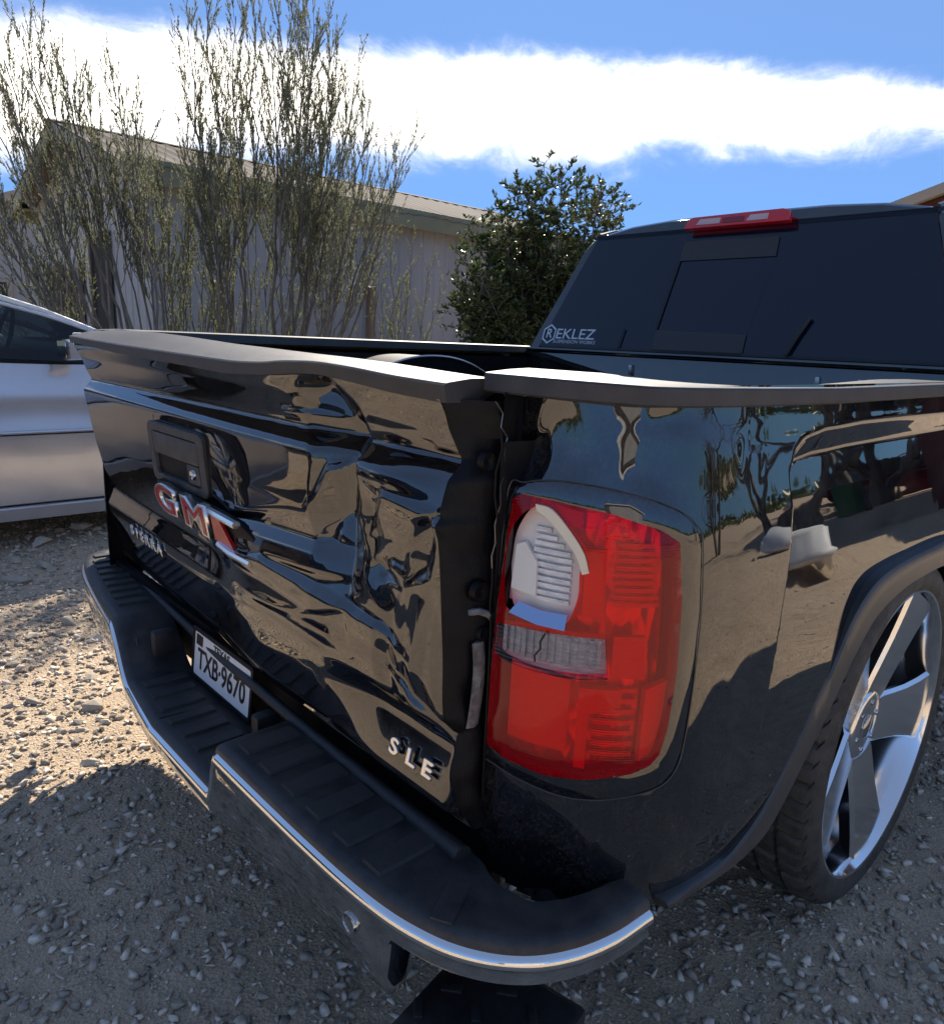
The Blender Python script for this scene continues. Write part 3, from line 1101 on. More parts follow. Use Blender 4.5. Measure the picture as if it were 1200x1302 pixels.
# separate chrome letters, each set on the skin
def letters(word, xs_, z, size, sx=1.3):
    for ch, x in zip(word, xs_):
        y = min(tg_point(x + dx, z + dz) for dx in (-.015, 0, .015) for dz in (-.02, 0, .02))
        a = max(-.2, min(.25, math.atan2(tg_point(x, z + .02) - tg_point(x, z - .02), .04)))
        text('badge_letter', ch, size, MAT['badge'], tailgate, frame((x, y - .0025, z), (1, 0, 0), (0, math.sin(a), math.cos(a))), extrude=.0018, bevel=.0006, offset=.0006, sx=sx)


letters('SIERRA', [-.540, -.498, -.459, -.416, -.370, -.323], .697, .038)
letters('SLE', [.655, .694, .730], .640, .032, 1.35)

# ---- tail lamp (right)
lamp = empty('tail_light')
lamp.parent = truck
lamp['label'] = 'broken tail light with cracked clear reversing lens'


def sz_patch(name, poly, off, mat, parent, zlean=None, nmax=.012, thick=0.0, bulge=0.0):
    """patch of the lamp's skin: polygon in (s, z), triangulated on a grid and laid on the corner's plan curve"""
    from mathutils.geometry import delaunay_2d_cdt
    poly = np.asarray(poly, float)
    pts = []
    n = len(poly)
    for i in range(n):
        a, b = poly[i], poly[(i + 1) % n]
        k = max(1, int(np.linalg.norm(b - a) / nmax))
        for t in range(k):
            pts.append(a + (b - a) * t / k)
    nb = len(pts)
    P = np.array(pts)
    lo, hi = P.min(0), P.max(0)
    gx, gz = np.meshgrid(np.arange(lo[0], hi[0], nmax), np.arange(lo[1], hi[1], nmax), indexing='ij')
    g = np.stack([gx.ravel(), gz.ravel()], 1)
    ins = in_poly(g[:, 0], g[:, 1], P)
    d, _, _ = seg_dist(g[:, 0], g[:, 1], np.vstack([P, P[:1]]))
    g = g[ins & (d > nmax * .5)]
    allp = [Vector(p) for p in P] + [Vector(p) for p in g]
    r = delaunay_2d_cdt(allp, [], [list(range(nb))], 1, 1e-7)
    vs, fs = r[0], r[2]
    q = np.array([tuple(v) for v in vs])
    d, _, _ = seg_dist(q[:, 0], q[:, 1], np.vstack([P, P[:1]]))
    o = off + bulge * (1 - np.clip(1 - d / .03, 0, 1) ** 2)
    so = np.interp(q[:, 1], [.6, .7, .8, .9, .98, 1.06], [0, 0, -.001, -.004, -.009, -.016])
    x, y = plan_at(q[:, 0], 0)
    nx, ny = np.interp(q[:, 0], PS, PN[:, 0]), np.interp(q[:, 0], PS, PN[:, 1])
    V = np.stack([x + nx * (o + so), y + ny * (o + so), q[:, 1]], 1)
    bm = bmesh.new()
    bv = [bm.verts.new(v) for v in V]
    for f in fs:
        try:
            bm.faces.new([bv[i] for i in f])
        except ValueError:
            pass
    bmesh.ops.recalc_face_normals(bm, faces=bm.faces)
    c = sum((f.normal for f in bm.faces), Vector())
    if c.dot(Vector((1, -1, 0))) < 0:
        bmesh.ops.reverse_faces(bm, faces=bm.faces)
    if thick:
        bm.normal_update()
        r = bmesh.ops.solidify(bm, geom=bm.faces[:], thickness=thick)
    me = bpy.data.meshes.new(name)
    bm.to_mesh(me)
    bm.free()
    return link(name, me, mat, parent, True, 50)


OUT = [(.003, .665), (.002, .786), (.005, .919), (.006, 1.040), (.03, 1.052), (.075, 1.060), (.141, 1.057), (.207, 1.044), (.245, 1.030), (.270, 1.013), (.283, .990), (.288, .9), (.286, .793), (.280, .715), (.270, .685), (.25, .668), (.216, .660), (.165, .652), (.114, .650), (.06, .657), (.03, .662)]
RED = [(.006, .690), (.006, .788), (.010, .9), (.017, 1.030), (.03, 1.038), (.077, 1.036), (.152, 1.027), (.215, 1.010), (.243, .994), (.252, .924), (.254, .829), (.248, .750), (.240, .716), (.228, .702), (.203, .692), (.144, .680), (.093, .676), (.034, .682)]
BRK = [(.016, .943), (.020, .985), (.036, 1.013), (.059, 1.027), (.078, 1.022), (.101, .999), (.125, .971), (.119, .957), (.119, .922), (.109, .89), (.096, .882), (.067, .884), (.035, .889), (.023, .898)]
REV = [(.012, .826), (.013, .866), (.046, .871), (.089, .872), (.156, .874), (.163, .822), (.127, .818), (.082, .816), (.024, .821)]
BRK = [tuple(p) for p in catmull(np.array(BRK + BRK[:1]), 4)[:-1]]
# smoked rim round the lens, then the pocket behind it
def rim_patch(name, outer, inner, off_o, off_i, mat, parent):
    n = 120

    def res(P):
        P = np.vstack([P, P[:1]])
        L = np.concatenate([[0], np.cumsum(np.linalg.norm(np.diff(P, axis=0), axis=1))])
        t = np.linspace(0, L[-1], n, endpoint=False)
        return np.stack([np.interp(t, L, P[:, 0]), np.interp(t, L, P[:, 1])], 1)
    o, i = res(np.array(outer)), res(np.array(inner))
    rings = []
    for f, off in ((0, off_o - .006), (0, off_o), (.15, off_o + .002), (.85, off_i), (1, off_i), (1, off_i - .02)):
        q = o * (1 - f) + i * f
        so = np.interp(q[:, 1], [.6, .7, .8, .9, .98, 1.06], [0, 0, -.001, -.004, -.009, -.016])
        x, y = plan_at(q[:, 0], 0)
        nx, ny = np.interp(q[:, 0], PS, PN[:, 0]), np.interp(q[:, 0], PS, PN[:, 1])
        rings.append([(x[k] + nx[k] * (off + so[k]), y[k] + ny[k] * (off + so[k]), q[k, 1]) for k in range(n)])
    return loft_obj(name, rings, mat, parent, True, False, True, 45)


OUT_r = [OUT[-2], OUT[-1]] + OUT[:-2]
rim_patch('lamp_rim', OUT, RED, .000, .003, MAT['paint'], lamp)
edge = []
for s_, z_ in OUT_r[3:] + OUT_r[:3]:
    so_ = float(np.interp(z_, [.6, .7, .8, .9, .98, 1.06], [0, 0, -.001, -.004, -.009, -.016]))
    x_, y_ = plan_at(s_ + .001, .0008 + so_)
    edge.append((float(x_), float(y_), z_))
tube('lens_edge', catmull(np.array(edge), 5), .0010, MAT['trim'], lamp, 5)


def with_hole(poly, hole, bridge_to):
    """outer polygon with a hole joined by a hairline slit"""
    poly, hole = list(poly), list(hole)
    i = bridge_to
    j = min(range(len(hole)), key=lambda k: math.dist(hole[k], poly[i]))
    h = hole[j:] + hole[:j + 1]
    def area(p):
        return sum(p[k][0] * p[(k + 1) % len(p)][1] - p[(k + 1) % len(p)][0] * p[k][1] for k in range(len(p)))
    if area(poly) * area(h) > 0:
        h = h[::-1]
    e = 2e-4
    return poly[:i + 1] + h[:-1] + [(h[-1][0], h[-1][1] + e)] + [(poly[i][0], poly[i][1] + e)] + poly[i + 1:]


from mathutils.geometry import delaunay_2d_cdt


def lens_with_holes(name, outer, holes, off, bulge, mat, parent, nmax=.009):
    def dens(poly):
        pts = []
        for i in range(len(poly)):
            a, b = np.array(poly[i]), np.array(poly[(i + 1) % len(poly)])
            k = max(1, int(np.linalg.norm(b - a) / nmax))
            pts += [a + (b - a) * t / k for t in range(k)]
        return np.array(pts)
    O = dens(outer)
    H = [dens(h) for h in holes]
    lo, hi = O.min(0), O.max(0)
    gx, gz = np.meshgrid(np.arange(lo[0], hi[0], nmax), np.arange(lo[1], hi[1], nmax), indexing='ij')
    g = np.stack([gx.ravel(), gz.ravel()], 1)
    ok = in_poly(g[:, 0], g[:, 1], O)
    for P in [O] + H:
        d, _, _ = seg_dist(g[:, 0], g[:, 1], np.vstack([P, P[:1]]))
        ok &= d > nmax * .45
    allp = [Vector(p) for P in [O] + H for p in P] + [Vector(p) for p in g[ok]]
    edges = []
    b = 0
    for P in [O] + H:
        n = len(P)
        edges += [(b + i, b + (i + 1) % n) for i in range(n)]
        b += n
    r = delaunay_2d_cdt(allp, edges, [], 0, 1e-7)
    q = np.array([tuple(v) for v in r[0]])
    cen = np.array([q[list(f)].mean(0) for f in r[2]])
    keep = in_poly(cen[:, 0], cen[:, 1], O)
    for P in H:
        keep &= ~in_poly(cen[:, 0], cen[:, 1], P)
    F = [tuple(f) for f, k in zip(r[2], keep) if k]
    d, _, _ = seg_dist(q[:, 0], q[:, 1], np.vstack([O, O[:1]]))
    o = off + bulge * (1 - np.clip(1 - d / .035, 0, 1) ** 2)
    so = np.interp(q[:, 1], [.6, .7, .8, .9, .98, 1.06], [0, 0, -.001, -.004, -.009, -.016])
    x, y = plan_at(q[:, 0], 0)
    nx, ny = np.interp(q[:, 0], PS, PN[:, 0]), np.interp(q[:, 0], PS, PN[:, 1])
    V = np.stack([x + nx * (o + so), y + ny * (o + so), q[:, 1]], 1)
    ob = mesh_obj(name, V, F, mat, parent)
    me = ob.data
    s = sum((p.normal for p in me.polygons), Vector())
    if s.dot(Vector((1, -1, 0))) < 0:
        me.flip_normals()
    return ob


lens_with_holes('red_lens', RED, [BRK, REV], .003, .004, MAT['lens_red'], lamp)
# inside: floor of the lamp body and moulded light guides
sz_patch('lamp_body', [(a * .985 + .002, b) for a, b in RED], -.034, MAT['housing_dark'], lamp)
sz_patch('light_guide', [(.124, .895), (.122, .977), (.150, .98), (.154, .888)], -.010, MAT['housing_red'], lamp, thick=.012)
sz_patch('light_guide', [(.129, .689), (.129, .799), (.184, .801), (.186, .778), (.143, .765), (.144, .688)], -.010, MAT['housing_red'], lamp, thick=.012)
sz_patch('light_guide', [(.218, .70), (.220, .80), (.254, .81), (.250, .715)], -.012, MAT['housing_red'], lamp, thick=.010)
sz_patch('light_guide', [(.168, .82), (.168, .872), (.212, .872), (.214, .815)], -.008, MAT['housing_red'], lamp, thick=.010)
sz_patch('light_guide', [(.02, .70), (.02, .81), (.115, .800), (.115, .70)], -.024, MAT['housing_red'], lamp, thick=.006)
for k in range(9):
    z = .905 + k * .0095
    sz_patch('guide_rib', [(.165, z), (.165, z + .005), (.238 - k * .002, z + .004), (.238 - k * .002, z - .001)], -.024, MAT['housing_red'], lamp, thick=.003)
for k in range(7):
    z = .70 + k * .015
    sz_patch('guide_rib', [(.150, z), (.150, z + .006), (.214, z + .005), (.214, z - .001)], -.026, MAT['housing_red'], lamp, thick=.003)
sz_patch('reverse_backing', [(.07 + (a - .07) * 1.04, .955 + (b - .955) * 1.04) for a, b in BRK], -.0125, MAT['white_plastic'], lamp)
# exposed reversing lamp box behind the broken lens
sz_patch('reverse_bowl', [(.010, .893), (.012, .975), (.035, 1.018), (.070, 1.024), (.128, .970), (.126, .890)], -.020, MAT['white_plastic'], lamp, thick=.010)
for k in range(11):
    z = .906 + k * .0088
    s1 = .106 if z < .965 else max(.05, .106 - (z - .965) * 1.1)
    s0 = .052
    if s1 > s0 + .01:
        sz_patch('reflector_rib', [(s0, z), (s0, z + .0055), (s1, z + .0045), (s1, z - .001)], -.008 + .001 * (k % 2), MAT['housing'], lamp, thick=.004)
sz_patch('bulb_window', [(.024, .915), (.026, .972), (.040, .978), (.060, .955), (.062, .912)], -.003, MAT['white_plastic'], lamp, thick=.006)
ce = [tuple(p) for p in catmull(np.array([(.056, 1.030), (.078, 1.026), (.104, 1.002), (.122, .978), (.130, .955)]), 5)]
ci = [tuple(p) for p in catmull(np.array([(.122, .952), (.113, .974), (.096, .994), (.074, 1.014), (.058, 1.022)]), 5)]
sz_patch('lens_broken_edge', ce + ci, .010, MAT['cream'], lamp, thick=.012)
sz_patch('pocket_wall', [(.078, 1.032), (.115, 1.026), (.118, 1.004), (.10, 1.012)], .002, MAT['cream'], lamp, thick=.004)
# chrome ledge; its blue colour stands in for the mirrored sky
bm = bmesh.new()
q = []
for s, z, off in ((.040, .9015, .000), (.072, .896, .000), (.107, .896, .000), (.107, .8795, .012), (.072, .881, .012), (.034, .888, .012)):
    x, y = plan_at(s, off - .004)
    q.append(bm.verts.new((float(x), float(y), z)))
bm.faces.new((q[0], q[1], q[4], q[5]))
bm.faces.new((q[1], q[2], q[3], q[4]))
bm_obj('chrome_ledge', bm, MAT['sky_tinted_chrome'], lamp, sharp=60)
sz_patch('reverse_lens', REV, .006, MAT['lens_clear'], lamp)
sz_patch('reverse_reflector', REV, -.010, MAT['housing'], lamp)
for k in range(14):
    s = .018 + k * .010
    sz_patch('reflector_rib', [(s, .828), (s, .866), (s + .005, .866), (s + .005, .828)], -.004 - .002 * (k % 3), MAT['housing'], lamp, thick=.003)
tube('lens_crack', [(*map(float, plan_at(s, .012)), z) for s, z in ((.085, .873), (.080, .862), (.0805, .852), (.074, .842), (.075, .834))], .0013, MAT['ink'], lamp, 4)

mesh_obj('pocket_side', [(.788, .0, .60), (.788, .0, 1.10), (.80, .075, 1.10), (.80, .075, .60)], [(0, 1, 2, 3)], MAT['inner_black'], lamp, smooth=False)
# dark body behind the corner so that no light leaks through
rings = []
for s in np.linspace(0, .5, 24):
    x, y = plan_at(s, -.055)
    rings.append([(float(x), float(y), .47), (float(x), float(y), 1.15)])
loft_obj('corner_inner', rings, MAT['inner_black'], truck, close_v=False, cap=False)

# ---- rear bumper
bumper = empty('rear_bumper')
bumper.parent = truck
bumper['label'] = 'chrome rear bumper with black ribbed step pads'
BPR = np.array([(.0, -.178), (.30, -.178), (.60, -.176), (.76, -.168), (.85, -.150), (.91, -.122), (.955, -.082), (.985, -.030), (1.002, .030), (1.008, .095)])
half_r = catmull(BPR, 10)
# the left half is pushed forwards
left = catmull(np.array([(-1.0, .10), (-.990, .045), (-.962, -.008), (-.905, -.043), (-.80, -.070), (-.60, -.100), (-.40, -.126), (-.20, -.155), (0, -.178)]), 10)
BP = np.vstack([left[:-1], half_r])
xN = BP[:, 0]


def notch_d(x):
    """0 outside, 1 in the lowered middle of the bumper"""
    return sstep(x, -.395, -.20) * (1 - sstep(x, .285, .318))


NB = plan_normals(BP)
dense = []
for i in range(len(BP) - 1):
    k = 4 if -.45 < BP[i, 0] < .36 else 1
    for t in range(k):
        dense.append(BP[i] + (BP[i + 1] - BP[i]) * t / k)
dense.append(BP[-1])
BPd = np.array(dense)
NBd = plan_normals(BPd)
rings_face, rings_top = [], []
for p, n in zip(BPd, NBd):
    d = float(notch_d(p[0])) * .095
    end = max(abs(p[0]) - .95, 0)
    zt = .512 - d * .95
    zb = .352 + .098 * float(sstep(p[0], .775, .80)) * 1.0 + .035 * sstep(p[1], -.02, .14)
    prof = [(-.012, zt + .002), (-.004, zt + .002), (.001, zt - .003), (.002, zt - .010), (.000, zt - .016), (-.0015, zt - .021), (.001, zt - .035), (-.003, (zt + zb) * .5), (-.012, zb + .03), (-.026, zb), (-.045, zb - .004)]
    rings_face.append([(p[0] + n[0] * a, p[1] + n[1] * a, z) for a, z in prof])
loft_obj('face_bar', rings_face, MAT['dark_chrome'], bumper, close_v=False, cap=False, sharp=60)
# polished upper edge
rings = []
for p, n in zip(BPd, NBd):
    d = float(notch_d(p[0])) * .095
    zt = .512 - d * .95
    if p[1] > .2 and p[0] > 0:
        continue
    prof = [(-.003, zt + .004), (.003, zt + .001), (.0055, zt - .006), (.0055, zt - .011), (.0025, zt - .017), (-.003, zt - .018)]
    rings.append([(p[0] + n[0] * a, p[1] + n[1] * a, z) for a, z in prof])
loft_obj('chrome_strip', rings, MAT['chrome'], bumper, sharp=60)

# step pads: outer edge follows the bar, inner edge runs along the tailgate
INX = [-1.2, -1.0, -.93, -.86, -.80, .80, .86, .93, 1.0, 1.2]


def pad_rings(sel, zlow):
    rr_ = []
    for p, n in zip(BPd, NBd):
        if not sel(p[0]):
            continue
        d = float(notch_d(p[0])) * .095
        z = .531 - d
        ax = abs(p[0])
        w = float(np.interp(p[1], [-.178, -.16, -.12, -.06, 0, .06, .14], [.155, .148, .105, .074, .066, .060, .05])) if p[0] > 0 else float(np.interp(p[0], [-1.0, -.96, -.9, -.8, -.4, 0], [.06, .085, .105, .115, .135, .155]))
        q = [(-.010, z - .016), (-.002, z - .016), (-.003, z - .006), (-.009, z - .001), (-.02, z), (-w + .006, z), (-w, z - .004), (-w, z - .10)]
        rr_.append([(p[0] + n[0] * a, p[1] + n[1] * a, zz) for a, zz in q])
    return rr_


loft_obj('step_pad', pad_rings(lambda x: x > -3, 0), MAT['pad'], bumper, close_v=False, cap=False, sharp=50)
# raised treads
tread = None
def put_tread(x, y0, y1, z, w):
    global tread
    if tread is None:
        tread = box('pad_tread', (0, 0, 0), (1, 1, 1), MAT['pad'], bumper, .0)
        bm = bmesh.new()
        vs = bmesh.ops.create_cube(bm, size=1.0)['verts']
        for v in vs:
            if v.co.z > 0:
                v.co.x *= .82
                v.co.y *= .94
        me = bpy.data.meshes.new('pad_tread')
        bm.to_mesh(me)
        bm.free()
        me.materials.append(MAT['pad'])
        tread.data = me
        t = tread
    else:
        t = tread.copy()
        C.objects.link(t)
    t.location = (x, (y0 + y1) / 2, z)
    t.scale = (w, y1 - y0, .009)


for k in range(6):
    put_tread(.362 + k * .074, -.150, -.048, .5315, .044)
for k in range(9):
    x_ = -.905 + k * .056
    yo = float(np.interp(x_, BP[:, 0], BP[:, 1]))
    put_tread(x_, yo + .028, yo + .105, .5315, .028)
for k in range(7):
    x_ = -.165 + k * .064
    yo = float(np.interp(x_, BP[:, 0], BP[:, 1]))
    put_tread(x_, yo + .028, yo + .125, .4365, .030)
box('corner_tread', (.845, -.105, .531), (.030, .070, .006), MAT['pad'], bumper, .002, Matrix.Rotation(R(28), 3, 'Z'))
# filler bar along the tailgate foot
tube('filler_bar', [(-.80, .034, .524), (-.4, .008, .527), (0, -.016, .527), (.4, -.032, .530), (.70, -.036, .531), (.795, -.040, .534)], [.009, .010, .010, .011, .014, .015], MAT['plastic'], bumper, 12)
box('filler_wall', (0, .022, .49), (1.60, .02, .12), MAT['inner_black'], bumper, 0)
# number plate in the middle
PM = frame((-.004, -.022, .500), (1, 0, .0), (0, .10, 1))
plate = prism('number_plate', rr(.140, .054, .008), MAT['plate'], bumper, .0015, PM)
ring_prism('plate_frame', rr(.147, .061, .008), rr(.137, .051, .006), MAT['inner_black'], plate, .004, PM)
text('plate_print', 'TXB·9670', .066, MAT['ink'], plate, PM @ Matrix.Translation((0, -.010, .0022)), .0003, offset=.0012, sx=.86)
text('plate_print', 'TEXAS', .024, MAT['ink'], plate, PM @ Matrix.Translation((0, .037, .0022)), .0003, offset=.0006, sx=1.1)
prism('plate_mark', [(-.128, .022), (-.095, .022), (-.095, .046), (-.128, .046)], MAT['ink'], plate, .0004, PM @ Matrix.Translation((0, 0, .002)))
box('plate_lamp', (-.235, -.06, .50), (.03, .05, .06), MAT['plastic'], bumper, .01)
box('plate_lamp', (.24, -.045, .485), (.03, .05, .06), MAT['plastic'], bumper, .01)
box('plug_cover', (-.30, -.10, .486), (.022, .004, .018), MAT['trim'], bumper, .002, Matrix.Rotation(R(-25), 3, 'Y'))
for x, z in ((.385, .455), (.72, .452)):
    lathe('parking_sensor', [(.002, .0001), (.0015, .010), (.004, .0112), (.000, .0122), (.000, .0145), (.006, .0155), (.014, .0155)], MAT['dark_chrome'], bumper, 20, 'y', (x, -.1755, z))
# lower corner step and valance
box('corner_step', (.872, -.055, .322), (.20, .20, .030), MAT['plastic'], bumper, .010, Matrix.Rotation(R(12), 3, 'Z'))
for k in range(4):
    for j in range(3):
        box('step_grip', (.80 + k * .048 + .006 * j, -.115 + j * .055, .338), (.030, .012, .006), MAT['plastic'], bumper, .002, Matrix.Rotation(R(40 if (k + j) % 2 else -40), 3, 'Z'))
box('lower_valance', (.15, -.06, .335), (1.1, .05, .05), MAT['plastic'], bumper, .01)
box('hitch_receiver', (0, .06, .36), (.09, .12, .08), MAT['inner_black'], bumper, .006)
box('frame_bracket', (-1.05, .05, .41), (.05, .05, .045), MAT['decal'], bumper, .01)

# ---- wheels
wheel = empty('wheel', loc=WHEEL_C)
wheel.parent = truck
TR = .405
na = 300
prof = []
RW = .140   # half width
prof_pts = [(-.135, .322, 0), (-.140, .34, 0), (-.139, .372, 0), (-.128, .394, 0), (-.118, .400, 1), (-.085, .4035, 1), (-.080, .4035, 1), (-.079, .395, 0), (-.071, .395, 0), (-.070, .4045, 1), (-.03, .405, 1), (-.029, .395, 0), (-.021, .395, 0), (-.020, .405, 1),
            (.020, .405, 1), (.021, .395, 0), (.029, .395, 0), (.030, .405, 1), (.070, .4045, 1), (.071, .395, 0), (.079, .395, 0), (.080, .4035, 1), (.112, .400, 1), (.122, .394, 1), (.130, .386, 0), (.139, .366, 0), (.140, .345, 0), (.134, .330, 0), (.126, .326, 0)]
rings = []
for k in range(na):
    a = 2 * PI * k / na
    gap = (k % 5 == 0)
    ring = []
    for (u, r, t) in prof_pts:
        aa = a + (u * .35 if t else 0)
        r2 = r - (.006 if (gap and t) else 0)
        ring.append((u - .13, r2 * math.cos(aa), r2 * math.sin(aa)))
    rings.append(ring)
rings.append(rings[0])
V, F = loft(rings, False, False)
bm = bmesh.new()
vs = [bm.verts.new(v) for v in V]
for f in F:
    bm.faces.new([vs[i] for i in f])
bmesh.ops.remove_doubles(bm, verts=bm.verts, dist=1e-5)
bm_obj('tyre', bm, MAT['rubber'], wheel, True, 28)
# raised sidewall lettering bars
rim = lathe('rim', [(-.004, .332), (.002, .334), (.005, .331), (.004, .326), (-.004, .322), (-.012, .319), (-.030, .316), (-.09, .305), (-.14, .296), (-.15, .28), (-.155, .0)], MAT['alloy'], wheel, 96, 'x')
lathe('brake_cover', [(-.148, .0001), (-.148, .2), (-.15, .285)], MAT['inner_black'], rim, 48, 'x')


def spoke(angle):
    # face outline along the spoke: (radius, half width), front depth follows a shallow dish
    st = [(.055, .054), (.09, .062), (.14, .064), (.20, .068), (.26, .078), (.300, .088), (.317, .094)]
    rings = []
    for r, w in st:
        x = -.056 + .048 * (r / .32)
        rings.append([(x - .045, r, -w * .62), (x - .008, r, -w), (x, r, -w + .007), (x + .001, r, 0), (x, r, w - .007), (x - .008, r, w), (x - .045, r, w * .62)])
    o = loft_obj('spoke', rings, MAT['alloy'], rim, sharp=32)
    o.rotation_euler = (angle, 0, 0)
    return o


s0 = None
for ang in (65, -7, -79, -151, 137):
    if s0 is None:
        s0 = spoke(R(ang))
    else:
        s1 = s0.copy()
        C.objects.link(s1)
        s1.rotation_euler = (R(ang), 0, 0)
lathe('hub', [(-.040, .0001), (-.040, .03), (-.040, .070), (-.043, .080), (-.050, .086), (-.10, .088)], MAT['alloy'], rim, 48, 'x')
lathe('centre_cap', [(-.034, .0001), (-.035, .024), (-.038, .028), (-.05, .029)], MAT['dark_chrome'], rim, 32, 'x')
for k in range(6):
    a = 2 * PI * k / 6 + .3
    lathe('lug_nut', [(-.0365, .0001), (-.0365, .0045), (-.0385, .007), (-.05, .008)], MAT['dark_chrome'], rim, 8, 'x', (0, .056 * math.cos(a), .056 * math.sin(a)))
for (x, y, mir) in ((-.981, 1.067, True), (.981, 4.72, False), (-.981, 4.72, True)):
    w2 = copy_tree(wheel, truck)
    w2.location = (x, y, WHEEL_C[2])
    if mir:
        w2.rotation_euler = (0, 0, PI)
box('rear_axle', (0, 1.067, .40), (1.4, .10, .10), MAT['inner_black'], truck, .03)
box('chassis_frame', (0, 2.4, .50), (1.0, 4.6, .12), MAT['inner_black'], truck, .02)

# ---- cab
cab = empty('cab')
cab.parent = truck


def ry(z):
    return 1.795 + .335 * max(0, z - 1.20)


half_sec = [(.0, 1.715), (.30, 1.712), (.48, 1.700), (.60, 1.678), (.665, 1.652), (.700, 1.61), (.76, 1.45), (.82, 1.30), (.862, 1.20), (.93, 1.13), (.985, 1.04), (.995, .9), (1.0, .7), (.98, .5), (.92, .42)]
sec = half_sec + [(-x, z) for x, z in half_sec[::-1][:-1]]
rings = []
for f, dy in ((.985, -.0), (.997, .012), (1.0, .035), (1.0, .6), (1.0, 1.4), (1.0, 2.2)):
    rings.append([(x * f, ry(z) + dy + (.0 if dy < 2 else -1.1 * max(0, z - 1.2)), z * f + (1 - f) * 1.0) for x, z in sec])
# rings close on themselves; the rear face is built from glass and pillars
loft_obj('cab_shell', rings, MAT['paint'], cab, True, False, sharp=50)


def rear_pt(x, z, off=0.0):
    return (x, ry(z) - off, z)


GL = [(-.795, 1.206), (-.640, 1.632), (-.600, 1.650), (0, 1.661), (.600, 1.650), (.640, 1.632), (.795, 1.206)]
# rear wall: pillars and header around the glass
outer_l = [(x * .985, z * .985 + .015) for x, z in half_sec if z >= 1.195]
rear = []
bm = bmesh.new()
oo = [(-x, z) for x, z in outer_l[::-1]] + outer_l[1:]
oo = [(-.862 * .985, 1.193)] + oo[1:-1] + [(.862 * .985, 1.193)]
ov = [bm.verts.new(rear_pt(x, z)) for x, z in oo]
gp = catmull(np.array(GL), 6)
gv = [bm.verts.new(rear_pt(x, z, -.004)) for x, z in gp]
allv = ov + gv[::-1]
f = bm.faces.new(allv)
bmesh.ops.triangulate(bm, faces=[f])
bm_obj('rear_pillars', bm, MAT['paint'], cab, sharp=40)
box('rear_sill', (0, 1.79, 1.198), (1.70, .03, .016), MAT['paint'], cab, .005)
box('rear_wall', (0, 1.812, .80), (1.96, .03, .78), MAT['paint'], cab, .01)
glass = mesh_obj('rear_window', [rear_pt(x, z, .001) for x, z in gp], [tuple(range(len(gp)))], MAT['glass'], cab, smooth=False)
GM_ = frame((0, ry(1.20), 1.20), (1, 0, 0), (0, .335, 1))   # local z faces rear
k = math.hypot(1, .335)


def on_glass(name, pts, mat, off=.003, depth=.003):
    return prism(name, [(x, (z - 1.20) * k) for x, z in pts], mat, glass, depth, GM_ @ Matrix.Translation((0, 0, off)))


on_glass('slider_header', [(-.203, 1.545), (.172, 1.545), (.165, 1.612), (-.203, 1.617)], MAT['glass_band'])
on_glass('slider_sill', [(-.212, 1.208), (.150, 1.206), (.146, 1.278), (-.222, 1.288)], MAT['glass_band'])
on_glass('slider_seal', [(-.228, 1.288), (-.216, 1.288), (-.198, 1.545), (-.212, 1.545)], MAT['ink'], .004)
on_glass('window_seal', [(-.79, 1.206), (.79, 1.206), (.79, 1.215), (-.785, 1.215)], MAT['ink'], .002, .004)
mesh_obj('sliding_pane', [tuple(GM_ @ Vector((x, (z - 1.2) * k, .0015))) for x, z in ((-.212, 1.285), (.146, 1.278), (.172, 1.545), (-.198, 1.545))], [(0, 1, 2, 3)], MAT['glass'], glass, smooth=False)
# dark bars on the glass, modelled to stand in for a pole's reflection
tube('reflection_bar', [tuple(GM_ @ Vector((x, (z - 1.2) * k, .014))) for x, z in ((.305, 1.212), (.325, 1.27), (.352, 1.335))], .007, MAT['ink'], glass, 6)
tube('reflection_bar', [tuple(GM_ @ Vector((x, (z - 1.2) * k, .010))) for x, z in ((-.372, 1.212), (-.366, 1.29))], .0035, MAT['ink'], glass, 6)
# sticker
text('sticker', 'EKLEZ', .062, MAT['decal'], glass, GM_ @ Matrix.Translation((-.610, (1.262 - 1.2) * k, .0025)), .0002, offset=.0004, sx=1.22)
text('sticker', 'SUSPENSION WORKS', .021, MAT['decal'], glass, GM_ @ Matrix.Translation((-.606, (1.2315 - 1.2) * k, .0025)), .0002, sx=1.12)
hexp = [(math.cos(R(90 + 60 * q)) * .040, math.sin(R(90 + 60 * q)) * .044) for q in range(6)]
hexi = [(x * .82, y * .82) for x, y in hexp]
HMx = GM_ @ Matrix.Translation((-.752, (1.262 - 1.2) * k, .002))
rings = [[tuple(HMx @ Vector((x, y, .0004))) for x, y in pts] for pts in (hexp, hexi)]
loft_obj('sticker', rings, MAT['decal'], glass, True, False, False)
text('sticker', 'R', .056, MAT['decal'], glass, GM_ @ Matrix.Translation((-.752, (1.263 - 1.2) * k, .0026)), .0002, offset=.0008, sx=1.0)
